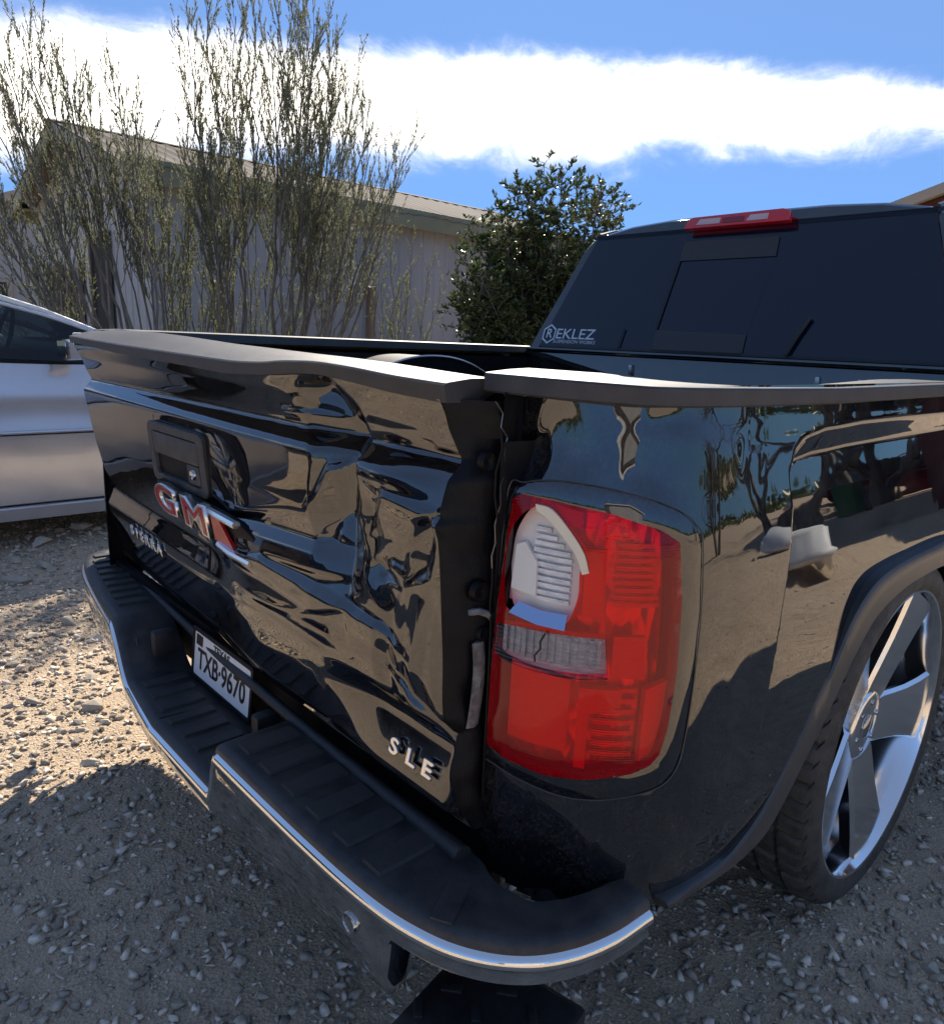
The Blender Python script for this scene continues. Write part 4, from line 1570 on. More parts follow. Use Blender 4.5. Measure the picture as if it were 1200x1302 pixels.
# high brake light
bl = empty('brake_light')
bl.parent = cab
pts = [(-.200, 0), (-.190, .036), (-.17, .044), (.17, .046), (.195, .038), (.205, 0)]
BM_ = frame((0, 1.925, 1.652), (1, 0, 0), (0, .35, 1))
prism('brake_lens', pts, pmat('brake_red', (0.62, 0.012, 0.02), 0.08, 0, 1.7), bl, .022, BM_ @ Matrix.Translation((0, 0, .002)), bevel=.005)
for a, b in ((-.15, -.055), (.045, .125)):
    prism('cargo_lamp', [(a, .010), (b, .010), (b, .032), (a + .012, .032)], MAT['lens_clear'] if False else pmat('lamp_pale', (0.62, 0.42, 0.42), 0.12, 0, 1.6), bl, .003, BM_ @ Matrix.Translation((0, 0, .0235)), bevel=.002)
prism('centre_led', [(-.045, .010), (.035, .010), (.035, .030), (-.045, .030)], pmat('brake_dark', (0.22, 0.004, 0.008), 0.12, 0, 1.7), bl, .002, BM_ @ Matrix.Translation((0, 0, .0238)))
# drip mouldings at the roof's edges
for sx in (-1, 1):
    tube('roof_moulding', [(sx * .628, ry(1.66) + .004 + t, 1.668 + .028 * min(1, t / .1)) for t in (0, .05, .1, .4, .9, 1.2)], .011, MAT['trim'], cab, 8)
    # side glass
    V = [(sx * (.70 + .30 * (1.61 - z)), y, z) for y, z in ((2.14, 1.24), (2.20, 1.60), (3.50, 1.60), (3.86, 1.24))]
    V = [((abs(x) + .012) * sx, y, z) for x, y, z in V]
    mesh_obj('side_window', V, [(0, 1, 2, 3)], MAT['glass'], cab, smooth=False)
# bonnet, front end
rings = []
for y, zt, w in ((3.92, 1.17, .98), (4.1, 1.16, .985), (4.5, 1.13, .98), (5.0, 1.08, .94), (5.18, 1.0, .90), (5.22, .8, .88)):
    rings.append([(-w, y, .45), (-w, y, zt - .12), (-w * .92, y, zt - .03), (0, y, zt), (w * .92, y, zt - .03), (w, y, zt - .12), (w, y, .45)])
hood = loft_obj('bonnet', rings, MAT['paint'], truck, sharp=40)
cuts = []
for sx in (-1, 1):
    ct = lathe('cut', [(-.2, .0001), (-.2, .46), (.2, .46), (.2, .0001)], None, None, 40, 'x', (sx * .95, 4.72, .42))
    cuts.append(ct)
boolean_cut(hood, cuts)
mesh_obj('windscreen', [(-.80, 4.02, 1.20), (.80, 4.02, 1.20), (.62, 3.66, 1.66), (-.62, 3.66, 1.66)], [(0, 1, 2, 3)], MAT['glass'], cab, smooth=False)

# ------------------------------------------------------------------ silver sedan
SX = -3.86          # centre line
MAT['silver'] = add_var(pmat('silver_paint', (0.42, 0.43, 0.45), 0.2, 0.55, 1.5, coat=0.8), (0.56, 0.57, 0.60), (0.62, 0.63, 0.66), 3)
MAT['car_glass'] = pmat('car_glass', (0.01, 0.016, 0.02), 0.02, 0, 1.7)
MAT['sedan_glass'] = lens_mat('sedan_glass', (0.34, 0.42, 0.44), 1.5, 0.01)
sedan = empty('sedan', 'silver four-door sedan parked beside the truck', 'car', (SX, 0, 0))


def car_station(y, wsc, zb, belt, deck, tuck=0.0):
    w = .89 * wsc
    return [(w * .80, y, zb), (w * .955, y, zb + .03), (w * .985, y, zb + .10), (w * .968, y, zb + .115), (w * .985, y, .42), (w * 1.0, y, .60), (w * .998, y, .655), (w * .990, y, .67), (w * .985, y, .80), (w * .965, y, belt - .07), (w * .93, y, belt), (w * .80, y, belt + (deck - belt) * .7), (w * .45, y, deck), (0, y, deck + .005)]


rings = []
for y, wsc, zb, belt, deck in ((-2.06, .80, .34, .80, .84), (-2.0, .90, .26, .88, .94), (-1.86, .95, .22, .95, 1.02), (-1.58, .98, .18, 1.00, 1.06), (-1.25, 1.0, .15, 1.02, 1.06), (-.8, 1.0, .145, 1.03, 1.05), (0, 1.0, .145, 1.025, 1.03), (.6, 1.0, .145, 1.005, 1.02), (.95, .99, .15, .975, 1.03), (1.5, .98, .18, .90, .96), (2.0, .95, .20, .82, .87), (2.25, .88, .24, .74, .78), (2.34, .78, .30, .66, .68)):
    h = car_station(y, wsc, zb, belt, deck)
    rings.append(h + [(-x, yy, z) for x, yy, z in h[::-1][1:]])
body = loft_obj('body', rings, MAT['silver'], sedan, True, True, True, 30)
cuts = []
for sx in (-1, 1):
    for yw in (-1.22, 1.40):
        cuts.append(lathe('cut', [(-.26, .0001), (-.26, .365), (.26, .365), (.26, .0001)], None, sedan, 40, 'x', (sx * .88, yw, .33)))
bpy.context.view_layer.update()
boolean_cut(body, cuts)
body.data.materials.clear()
body.data.materials.append(MAT['silver'])


# greenhouse: roof, pillars and glass
def gh(y, zt, wt, wb, zb):
    return [(wb, y, zb), (wb + (wt - wb) * .9, y, zb + (zt - zb) * .86), (wt * .93, y, zt - .03), (wt * .6, y, zt), (0, y, zt + .01)]


roofst = [(-1.62, 1.07, .70, .76, 1.05), (-1.25, 1.25, .62, .80, 1.04), (-.95, 1.38, .60, .82, 1.03), (-.60, 1.435, .60, .825, 1.03), (-.15, 1.435, .60, .825, 1.03), (.10, 1.405, .61, .825, 1.02), (.45, 1.30, .66, .82, 1.01), (.80, 1.16, .72, .80, 1.0), (1.10, 1.02, .76, .78, .99)]
rings = []
for st in roofst:
    h = gh(*st)
    rings.append(h + [(-x, y, z) for x, y, z in h[::-1][1:]])
roof = loft_obj('roof', rings, MAT['silver'], sedan, False, False, True, 40)
bm = bmesh.new()
bm.from_mesh(roof.data)
kill = []
for f in bm.faces:
    c_ = f.calc_center_median()
    zt_ = float(np.interp(c_.y, [q[0] for q in roofst], [q[1] for q in roofst]))
    side = c_.z < zt_ - .045 - .10 * (zt_ - 1.02) and abs(c_.x) > .5
    if side and -1.30 < c_.y < .85:
        kill.append(f)
bmesh.ops.delete(bm, geom=kill, context='FACES')
bm.to_mesh(roof.data)
bm.free()
for sx in (-1, 1):
    for y0 in (-.24, -1.22):
        rings_ = []
        for z_ in (0, .3, .6, .96):
            yy_ = y0 + (.02 * z_)
            zt_, wt_, wb_, zb_ = (float(np.interp(yy_, [q[0] for q in roofst], [q[k_] for q in roofst])) for k_ in (1, 2, 3, 4))
            xx_ = wb_ + (wt_ - wb_) * .9 * z_
            rings_.append([(sx * xx_, yy_ - .045, zb_ + (zt_ - zb_) * .86 * z_), (sx * xx_, yy_ + .055, zb_ + (zt_ - zb_) * .86 * z_), (sx * (xx_ - .03), yy_ + .055, zb_ + (zt_ - zb_) * .86 * z_), (sx * (xx_ - .03), yy_ - .045, zb_ + (zt_ - zb_) * .86 * z_)])
        loft_obj('door_pillar', rings_, MAT['inner_black'], sedan)


def gh_pt(y, f, sx=1, off=.006):
    """point on the greenhouse side: f=0 at the belt, 1 near the roof rail"""
    ys = [s[0] for s in roofst]
    zt, wt, wb, zb = (np.interp(y, ys, [s[k] for s in roofst]) for k in (1, 2, 3, 4))
    x = wb + (wt - wb) * .9 * f
    return (sx * (x + off), y, zb + (zt - zb) * .86 * f)


for sx in (-1, 1):
    for nm, ya, yb in (('front_window', -.17, .84), ('rear_window', -1.12, -.25)):
        yy = np.linspace(ya, yb, 14)
        V, F = [], []
        for y in yy:
            for f in (.03, .35, .65, .93):
                V.append(gh_pt(y, f, sx))
        mesh_obj(nm, V, grid_faces(14, 4), MAT['sedan_glass'], sedan)
    yy = np.linspace(-1.2, .92, 40)
    tube('belt_moulding', [gh_pt(y, -.01, sx, .010) for y in yy], .008, MAT['inner_black'], sedan, 6)
    tube('roof_rail_moulding', [gh_pt(y, .97, sx, .004) for y in np.linspace(-1.25, 1.0, 40)], .011, MAT['silver'], sedan, 6)
    tube('roof_edge_highlight', [(sx * np.interp(y, [q[0] for q in roofst], [q[2] for q in roofst]) * .95, y, np.interp(y, [q[0] for q in roofst], [q[1] for q in roofst]) - .022) for y in np.linspace(-1.3, 1.05, 40)], .016, MAT['white_plastic'], sedan, 8)  # white on a silver car: the sunlit edge line is put into its colour
    # door seams as thin dark gaskets let into the skin
    for pts in ([(-.20, 1.01), (-.20, .75), (-.20, .45), (-.20, .262)], [(.93, .97), (.93, .75), (.92, .45), (.86, .262)], [(-1.0, 1.01), (-.98, .75), (-.84, .50), (-.77, .30), (-.75, .262)]):
        P = []
        for y, z in pts:
            w = np.interp(z, [.15, .26, .42, .60, .67, .80, .95, 1.03], [.85, .866, .877, .89, .882, .877, .86, .83])
            P.append((sx * (w + .0005), y, z))
        tube('door_seam', catmull(np.array(P), 6), .0035, MAT['inner_black'], sedan, 5)
    tube('sill_seam', [(sx * .868, y, .262) for y in np.linspace(-.82, .93, 12)], .0045, MAT['inner_black'], sedan, 5)
    tube('side_moulding', [(sx * .893, y, .652) for y in np.linspace(-.83, .95, 12)], .008, MAT['silver'], sedan, 6)
    tube('side_moulding_shadow_gap', [(sx * .888, y, .638) for y in np.linspace(-.83, .95, 12)], .0045, MAT['inner_black'], sedan, 5)
    for y in (-.02, -.86):
        h = box('door_handle', (sx * .885, y, .86), (.022, .16, .024), MAT['silver'], sedan, .006)
    # mirror
    m = loft_obj('mirror', [[(sx * (.86 + .22 * t), .50 + dy * k, 1.085 + dz * k) for dy, dz in ((-.05, -.055), (-.055, .05), (.03, .06), (.075, .01), (.05, -.05))] for t, k in ((.05, .35), (.25, .85), (.7, 1.0), (.95, .8))], MAT['silver'], sedan, sharp=60)
    prism('mirror_glass', rr(.075, .042, .012), MAT['chrome'], m, .003, frame((sx * .985, .442, 1.085), (1, 0, 0), (0, 0, 1)))
    w = None
    for yw in (-1.22, 1.40):
        w = empty('wheel', loc=(sx * .80, yw, .33))
        w.parent = sedan
        lathe('tyre', [(-.10, .21), (-.10, .30), (-.085, .325), (.085, .325), (.10, .30), (.10, .21)], MAT['rubber'], w, 40, 'x', close=True)
        rm = lathe('rim', [(sx * .05, .0001), (sx * .055, .03), (sx * .04, .06), (sx * .03, .15), (sx * .06, .19), (sx * .085, .21)], MAT['dark_chrome'], w, 40, 'x')
        for q in range(7):
            a = 2 * PI * q / 7
            box('spoke', (sx * .062, .115 * math.cos(a), .115 * math.sin(a)), (.02, .13, .035), MAT['silver'], rm, .006, Matrix.Rotation(a, 3, 'X'))
    prism('tail_light', rr(.10, .07, .02), pmat('sedan_tail_red', (.4, .01, .012), .1, 0, 1.6), sedan, .03, frame((sx * .66, -1.98, .82), (1, 0, 0), (0, 0, 1)), bevel=.006)
    prism('headlight', rr(.13, .06, .02), MAT['decal'], sedan, .03, frame((sx * .62, 2.30, .62), (-1, 0, 0), (0, 0, 1)), bevel=.006)
# inside: seats and dashboard seen through the window
box('cabin_floor', (0, -.20, 1.03), (1.44, 1.9, .05), MAT['inner_black'], sedan, .01)
box('dashboard', (0, .72, 1.07), (1.36, .36, .09), MAT['plastic'], sedan, .03)
tube('steering_wheel', [(-.38 + .18 * math.cos(a), .45 + .05 * math.sin(a), 1.12 + .17 * math.sin(a)) for a in np.linspace(0, 2 * PI, 24)], .014, MAT['plastic'], sedan, 8)
for yb in (-.35, -1.15):
    for sx in (-1, 1):
        box('seat_back', (sx * .38, yb, .95), (.46, .14, .62), MAT['trim'], sedan, .05)
        box('head_restraint', (sx * .38, yb - .02, 1.28), (.24, .09, .15), MAT['trim'], sedan, .04)

# ------------------------------------------------------------------ buildings
def siding(name, c1, c2, pitch, axis='x', rust=None):
    m = pmat(name, c1, 0.5, 0.0, 1.45)
    add_var(m, c1, c2, 1.3, 8, .3, .7)
    return m


MAT['wall_metal'] = add_var(pmat('painted_sheet', (.33, .33, .36), .5), (.27, .275, .282), (.37, .37, .372), 1.1, 8, .3, .7, (1, 1, .25))
MAT['roof_metal'] = add_var(pmat('weathered_roof', (.34, .29, .25), .55, .0), (.085, .068, .056), (.175, .155, .138), .7, 9, .34, .66, (1, .5, 1), rough=(.35, .6))
MAT['roof_metal'].node_tree.nodes['Principled BSDF'].inputs['Specular IOR Level'].default_value = 0.1
for lk in list(MAT['roof_metal'].node_tree.links):
    if lk.to_socket.name == 'Roughness':
        MAT['roof_metal'].node_tree.links.remove(lk)
MAT['roof_metal'].node_tree.nodes['Principled BSDF'].inputs['Roughness'].default_value = 0.85
MAT['fascia'] = add_var(pmat('olive_fascia', (.10, .105, .07), .6), (.16, .165, .10), (.23, .23, .155), 2)
MAT['dark_open'] = pmat('dark_opening', (.012, .011, .010), .8)
MAT['old_wood'] = add_var(pmat('old_wood', (.16, .13, .10), .85), (.07, .055, .045), (.22, .18, .145), 6, 8, .3, .7, (1, 1, .12), bump=.5, bscale=30)
MAT['white_roof'] = add_var(pmat('pale_roof', (.62, .62, .62), .5), (.5, .5, .5), (.75, .75, .75), 1.2)
MAT['maroon'] = add_var(pmat('maroon_boards', (.11, .025, .022), .6), (.085, .02, .018), (.14, .035, .03), 3)
MAT['beige_trim'] = pmat('beige_trim', (.34, .29, .23), .6)

shop = empty('metal_building', 'long low grey sheet-metal building with a pitched roof', 'building', (-8, 2.76, 0))


def ribbed_wall(name, p0, p1, ztop, mat, parent, pitch=.23, depth=.010, z0=0.0):
    """trapezoid-ribbed sheet wall between two plan points; ztop(t) gives the top height"""
    p0, p1 = Vector(p0), Vector(p1)
    d = p1 - p0
    L = d.length
    t = d / L
    n = Vector((t.y, -t.x))
    V, F = [], []
    k = int(L / pitch)
    u = []
    for i in range(k + 1):
        b = i * pitch
        u += [(b, 0), (b + pitch * .70, 0), (b + pitch * .78, 1), (b + pitch * .92, 1)]
    u = [(a, o) for a, o in u if a < L] + [(L, 0)]
    for a, o in u:
        q = p0 + t * a + n * (o * depth)
        V += [(q.x, q.y, z0), (q.x, q.y, ztop(a / L))]
    for i in range(len(u) - 1):
        F.append((2 * i, 2 * i + 2, 2 * i + 3, 2 * i + 1))
    return mesh_obj(name, V, F, mat, parent, smooth=False)


shop_len, shop_w, ez_, rz_ = 7.8, 4.9, 3.02, 3.80
ribbed_wall('side_wall', (0, shop_len), (0, 0), lambda t: ez_, MAT['wall_metal'], shop)
bpy.data.objects['side_wall'].data.flip_normals()
ribbed_wall('gable_wall', (0, 0), (-shop_w, 0), lambda t: ez_ + (rz_ - ez_) * (1 - abs(2 * t - 1)), MAT['wall_metal'], shop)
ribbed_wall('gable_wall', (-shop_w, shop_len), (0, shop_len), lambda t: ez_ + (rz_ - ez_) * (1 - abs(2 * t - 1)), MAT['wall_metal'], shop)
ribbed_wall('side_wall', (-shop_w, 0), (-shop_w, shop_len), lambda t: ez_, MAT['wall_metal'], shop)
# roof sheets: corrugated slopes with overhang
for sgn in (1, -1):
    cx = -shop_w / 2
    hw = shop_w / 2 + .30
    rise = (rz_ - ez_) / (shop_w / 2)
    V, F = [], []
    yy = np.arange(-.35, shop_len + .35, .05)
    for i, y in enumerate(yy):
        o = .018 if i % 5 == 0 else (.006 if i % 5 in (1, 4) else 0)
        wob = .012 * math.sin(y * 1.7) + .008 * math.sin(y * 5.1)
        for f in (0, .25, .5, .75, 1):
            V.append((cx + sgn * hw * f, y, rz_ + .06 - rise * hw * f + o + wob * f))
    mesh_obj('roof_sheet', V, grid_faces(len(yy), 5), MAT['roof_metal'], shop, smooth=False)
    box('fascia', (cx + sgn * (shop_w / 2 + .27), shop_len / 2, ez_ - .085), (.035, shop_len + .6, .27), MAT['fascia'], shop, .006)
    box('soffit', (cx + sgn * (shop_w / 2 + .13), shop_len / 2, ez_ - .03), (.25, shop_len + .56, .02), MAT['fascia'], shop, 0)
    for ye in (-.32, shop_len + .32):
        a = math.atan2(rise, 1) * sgn
        box('rake_board', (cx + sgn * hw / 2, ye, rz_ - rise * hw / 2 - .03), (hw * 1.03, .035, .16), MAT['fascia'], shop, .004, Matrix.Rotation(a, 3, 'Y'))
_k = (rz_ - ez_) / (shop_w / 2)
mesh_obj('ridge_cap', [(-shop_w / 2 + dx, y, rz_ + .082 - _k * abs(dx)) for y in (-.36, shop_len + .36) for dx in (-.16, 0, .16)], [(0, 3, 4, 1), (1, 4, 5, 2)], MAT['roof_metal'], shop, smooth=False)


def opening(name, parent, c, s, ax):
    """dark opening with a frame standing proud of the wall"""
    f = empty(name)
    f.parent = parent
    w, h = s
    if ax == 'y':
        box('opening', (c[0], c[1] - .03, c[2]), (w, .012, h), MAT['dark_open'], f, 0)
        for dx, dz, sx_, sz_ in ((-w / 2 - .04, 0, .08, h + .16), (w / 2 + .04, 0, .08, h + .16), (0, h / 2 + .04, w, .08), (0, -h / 2 - .04, w, .08)):
            box('frame', (c[0] + dx, c[1] - .045, c[2] + dz), (sx_, .05, sz_), MAT['old_wood'], f, .004)
    else:
        box('opening', (c[0] + .03, c[1], c[2]), (.012, w, h), MAT['dark_open'], f, 0)
        for dy, dz, sy_, sz_ in ((-w / 2 - .04, 0, .08, h + .16), (w / 2 + .04, 0, .08, h + .16), (0, h / 2 + .04, w, .08), (0, -h / 2 - .04, w, .08)):
            box('frame', (c[0] + .045, c[1] + dy, c[2] + dz), (.05, sy_, sz_), MAT['old_wood'], f, .004)
    return f


opening('door', shop, (-1.72, 0, 1.25), (.62, 2.2), 'y')
opening('window', shop, (-2.95, 0, 1.55), (.50, .75), 'y')
opening('window', shop, (-3.95, 0, 1.60), (.60, .80), 'y')
# rusty stain line and a lean pipe on the long wall
tube('wall_conduit', [(.05, 3.1, .2), (.05, 3.1, 2.5)], .02, MAT['steel'], shop, 8)


def house(name, label, cat, loc, w, d, e, r, mwall, mroof, mtrim, rot=0.0, over=.35):
    h = empty(name, label, cat, loc)
    h.rotation_euler = (0, 0, rot)
    V = [(-w / 2, -d / 2, 0), (w / 2, -d / 2, 0), (w / 2, d / 2, 0), (-w / 2, d / 2, 0), (-w / 2, -d / 2, e), (w / 2, -d / 2, e), (w / 2, d / 2, e), (-w / 2, d / 2, e), (0, -d / 2, r), (0, d / 2, r)]
    mesh_obj('wall', V, [(0, 1, 5, 8, 4), (2, 3, 7, 9, 6), (1, 2, 6, 5), (3, 0, 4, 7)], mwall, h, smooth=False)
    k = (r - e) / (w / 2)
    for s in (-1, 1):
        V = []
        for f in (0, 1):
            x = s * (w / 2 + over) * f
            z = r + .03 - k * (w / 2 + over) * f
            for y in (-d / 2 - over, d / 2 + over):
                V += [(x, y, z), (x, y, z + .07)]
        o = mesh_obj('roof', V, [(0, 2, 6, 4), (1, 5, 7, 3), (0, 4, 5, 1), (2, 3, 7, 6), (4, 6, 7, 5)], mroof, h, smooth=False)
        a = math.atan2(k, 1) * s
        for y in (-d / 2 - over - .03, d / 2 + over + .03):
            box('rake_board', (s * (w / 2 + over) / 2, y, r - k * (w / 2 + over) / 2 + .0), ((w / 2 + over) * math.hypot(1, k), .04, .17), mtrim, h, .004, Matrix.Rotation(a, 3, 'Y'))
        box('eave_board', (s * (w / 2 + over + .02), 0, r - k * (w / 2 + over) - .02), (.04, d + 2 * over, .16), mtrim, h, .004)
    for x in (-w / 4, w / 4):
        f = box('window', (x, -d / 2 - .03, e * .55), (w * .16, .05, e * .32), mtrim, h, .004)
        box('pane', (x, -d / 2 - .058, e * .55), (w * .13, .01, e * .27), MAT['car_glass'], f, 0)
    f = box('door', (0, -d / 2 - .03, 1.0), (.95, .05, 2.0), mtrim, h, .004)
    box('handle', (.36, -d / 2 - .08, 1.0), (.03, .06, .10), MAT['steel'], f, .004)
    return h


house('maroon_house', 'maroon boarded house with beige eaves beyond the cab roof', 'house', (.4, 18.0, 0), 9.0, 7.0, 3.70, 5.10, MAT['maroon'], MAT['beige_trim'], MAT['beige_trim'], 0.0, .5)
house('white_roofed_house', 'low shed with a bright white roof behind the left shrub', 'shed', (-21.5, 5.2, 0), 7.0, 6.0, 3.0, 4.3, MAT['wall_metal'], MAT['white_roof'], MAT['beige_trim'], 1.4)
house('grey_shed', 'grey shed with a pale roof standing behind the camera', 'shed', (10.5, -7.2, 0), 5.0, 6.0, 2.4, 3.3, MAT['wall_metal'], MAT['white_roof'], MAT['white_roof'], .6)

# ------------------------------------------------------------------ plants
def leaf_mesh(name, P, D, length, width, mat, parent, up_bias=0.0, curl=.25, seed=3):
    """many small leaf blades: rhombus folded along its rib; P positions, D directions (n,3)"""
    r = np.random.default_rng(seed)
    n = len(P)
    D = D / np.linalg.norm(D, axis=1)[:, None]
    A = r.normal(size=(n, 3))
    S = np.cross(D, A)
    S /= np.linalg.norm(S, axis=1)[:, None] + 1e-9
    N = np.cross(S, D)
    L = length * r.uniform(.6, 1.25, n)[:, None]
    W = width * r.uniform(.7, 1.2, n)[:, None]
    V = np.empty((n, 4, 3))
    V[:, 0] = P
    V[:, 1] = P + D * L * .45 + S * W * .5 + N * W * curl
    V[:, 2] = P + D * L
    V[:, 3] = P + D * L * .45 - S * W * .5 + N * W * curl
    me = bpy.data.meshes.new(name)
    me.vertices.add(n * 4)
    me.vertices.foreach_set('co', V.reshape(-1))
    me.loops.add(n * 6)
    b = (np.arange(n) * 4)[:, None]
    me.loops.foreach_set('vertex_index', (b + np.array([0, 1, 2, 0, 2, 3])).reshape(-1))
    me.polygons.add(n * 2)
    me.polygons.foreach_set('loop_start', np.arange(n * 2) * 3)
    me.update()
    me.validate()
    o = link(name, me, mat, parent, smooth=False)
    o['kind'] = 'stuff'
    return o


class Wood:
    def __init__(self):
        self.V, self.F = [], []

    def add(self, P, rad, n=5):
        rings = tube_rings(P, rad, n)
        b = len(self.V)
        for r_ in rings:
            self.V += [tuple(p) for p in r_]
        for i in range(len(rings) - 1):
            for j in range(n):
                k = (j + 1) % n
                self.F.append((b + i * n + j, b + i * n + k, b + (i + 1) * n + k, b + (i + 1) * n + j))

    def build(self, name, mat, parent):
        return mesh_obj(name, self.V, self.F, mat, parent)


def leaf_mat(name, cols, rough=.5, trans=.25):
    m = pmat(name, cols[0], rough)
    n, l, b = nodes(m)
    g = n.new('ShaderNodeNewGeometry')
    cr = n.new('ShaderNodeValToRGB')
    cr.color_ramp.elements[0].color = (*cols[0], 1)
    cr.color_ramp.elements[1].color = (*cols[-1], 1)
    if len(cols) > 2:
        e = cr.color_ramp.elements.new(.5)
        e.color = (*cols[1], 1)
    l.new(g.outputs['Random Per Island'], cr.inputs[0])
    l.new(cr.outputs[0], b.inputs['Base Color'])
    if trans:
        t = n.new('ShaderNodeBsdfTranslucent')
        l.new(cr.outputs[0], t.inputs[0])
        mx = n.new('ShaderNodeMixShader')
        mx.inputs[0].default_value = trans
        l.new(b.outputs[0], mx.inputs[1])
        l.new(t.outputs[0], mx.inputs[2])
        l.new(mx.outputs[0], n['Material Output'].inputs[0])
    return m


MAT['bark'] = add_var(pmat('grey_bark', (.16, .135, .115), .9), (.080, .072, .060), (.20, .18, .155), 14, 6, .3, .7, (1, 1, .3))
MAT['leaf_grey'] = leaf_mat('grey_green_leaf', [(.14, .152, .085), (.19, .20, .12), (.25, .25, .17)], .55, .55)
MAT['leaf_olive'] = leaf_mat('olive_leaf', [(.14, .165, .06), (.19, .21, .09), (.25, .26, .13)], .5, .55)
MAT['leaf_dark'] = leaf_mat('dark_leaf', [(.030, .050, .016), (.055, .080, .026), (.13, .145, .06)], .3, .3)


def wand(shrub, wood, leaves, dirs, base, tip, r0, gen, density=1.0, up_pull=.55, start=.30, bare=.0):
    """one long stem with ascending side branches and feathery twigs"""
    base, tip = Vector(base), Vector(tip)
    L = (tip - base).length
    out = (tip - base)
    mid = base + out * .5 + Vector((out.x * .10, out.y * .10, -abs(out.z) * .02)) + Vector((gen.uniform(-1, 1), gen.uniform(-1, 1), gen.uniform(-.5, .5))) * .05 * L
    P = []
    n = 12
    for i in range(n + 1):
        t = i / n
        p = base * (1 - t) ** 2 + mid * 2 * t * (1 - t) + tip * t * t
        p += Vector((gen.uniform(-1, 1), gen.uniform(-1, 1), gen.uniform(-1, 1))) * .012 * L * (0 if i in (0, n) else 1)
        P.append(p)
    wood.add(P, [r0 * (1 - .88 * i / n) + .0015 for i in range(n + 1)], 5)

    def pos(t):
        f = t * n
        i = min(int(f), n - 1)
        return P[i].lerp(P[i + 1], f - i), (P[i + 1] - P[i]).normalized()
    nb = int(20 * density * L / 2.5) + 4
    for b in range(nb):
        t = start + (1 - start) * (b + gen.random()) / nb
        t = min(t, .995)
        p, d = pos(t)
        side = Vector((gen.uniform(-1, 1), gen.uniform(-1, 1), gen.uniform(-.2, .6)))
        side = (side - d * side.dot(d)).normalized()
        ang = gen.uniform(.30, .62)
        bd = (d * math.cos(ang) + side * math.sin(ang) + Vector((0, 0, up_pull * .4))).normalized()
        bl = L * gen.uniform(.10, .24) * (1.15 - .75 * t)
        Q = []
        for i in range(5):
            u = i / 4
            Q.append(p + bd * bl * u + Vector((0, 0, 1)) * bl * .28 * u * u + side * gen.uniform(-.01, .01))
        wood.add(Q, [.0030 * (1.2 - t) + .0018 * (1 - u / 5) for u in range(5)], 3)
        nt = max(4, int(bl / .038))
        for k in range(nt):
            u = .25 + .75 * (k + gen.random()) / nt
            f = min(u * 4, 3.99)
            q = Q[int(f)].lerp(Q[int(f) + 1], f - int(f))
            td = (bd + Vector((gen.uniform(-.5, .5), gen.uniform(-.5, .5), gen.uniform(.1, .9)))).normalized()
            tl = gen.uniform(.05, .13)
            wood.add([q, q + td * tl * .5 + Vector((0, 0, .004)), q + td * tl], [.0013, .001, .0006], 3)
            for j in range(int(gen.uniform(20, 31) * density * (1 - bare))):
                v = gen.uniform(.15, 1.05)
                leaves.append(q + td * tl * v)
                dirs.append((td + Vector((gen.uniform(-.7, .7), gen.uniform(-.7, .7), gen.uniform(-.1, .8)))).normalized())
    return P


def cam_pt(px, py, dist):
    """a place in the yard given by bearing: used to stand plants where they grow"""
    d = fw + rt2 * ((px - 600) / 935.0) - up2 * ((py - 651) / 935.0)
    h = math.hypot(d.x, d.y)
    return CAM + d * (dist / h)


def make_shrub(name, label, base, tips, seed, density=1.0, leaf='leaf_grey', r0=.016, start=.3, llen=.026, lwid=.0062, bare=0.0, group=None, up_pull=.55):
    gen = random.Random(seed)
    base = Vector((base[0], base[1], 0))
    root = empty(name, label, 'shrub', base, group)
    leaves, dirs = [], []
    w = Wood()
    for tip in tips:
        b0 = Vector((gen.uniform(-.10, .10), gen.uniform(-.10, .10), -.02))
        t = Vector(tip) - base
        wand(root, w, leaves, dirs, b0, t, r0 * gen.uniform(.75, 1.25), gen, density, up_pull, start, bare)
    w.build('stems', MAT['bark'], root)
    leaf_mesh('foliage', np.array(leaves), np.array(dirs), llen, lwid, MAT[leaf], root, seed=seed)
    return root


def tipset(lst, d0, gen, spread=.55):
    return [cam_pt(px, py, d0 + gen.uniform(-spread, spread)) for px, py in lst]


gT = random.Random(5)
GS = 'feathery shrubs along the metal building'
b = cam_pt(205, 430, 7.0)
make_shrub('desert_shrub', 'leaning grey-green shrub with bare arching stems above the silver car', b, tipset([(5, 75), (30, 50), (48, 55), (75, 90), (92, 120), (-40, 90), (-70, 150), (-60, 220), (15, 150), (-30, 260), (60, 190), (20, 300), (-60, 330), (-20, 30)], 7.0, gT), 21, .72, 'leaf_grey', .018, .50, group=GS)
b = cam_pt(225, 425, 7.3)
make_shrub('desert_shrub', 'slim shrub with three feathery tips in front of the gable', b, tipset([(115, 120), (150, 108), (172, 145), (130, 190), (165, 210), (205, 215), (240, 235)], 7.4, gT), 22, .9, 'leaf_grey', .013, .52, group=GS)
b = cam_pt(300, 428, 7.4)
make_shrub('desert_shrub', 'tall open shrub with dark stems left of the tallest shrub', b, tipset([(238, 45), (265, 12), (300, 20), (325, 22), (240, 125), (275, 130), (310, 110), (232, 160)], 7.4, gT), 23, .85, 'leaf_grey', .016, .48, group=GS)
b = cam_pt(352, 428, 7.3)
make_shrub('desert_shrub', 'tallest dense shrub with upright stems rising above the roof', b, tipset([(352, 15), (370, 2), (385, 8), (400, 30), (420, 60), (428, 85), (450, 110), (468, 140), (345, 70), (395, 100), (415, 130), (440, 175)], 7.2, gT), 24, .85, 'leaf_grey', .018, .44, group=GS)
b = cam_pt(372, 430, 7.0)
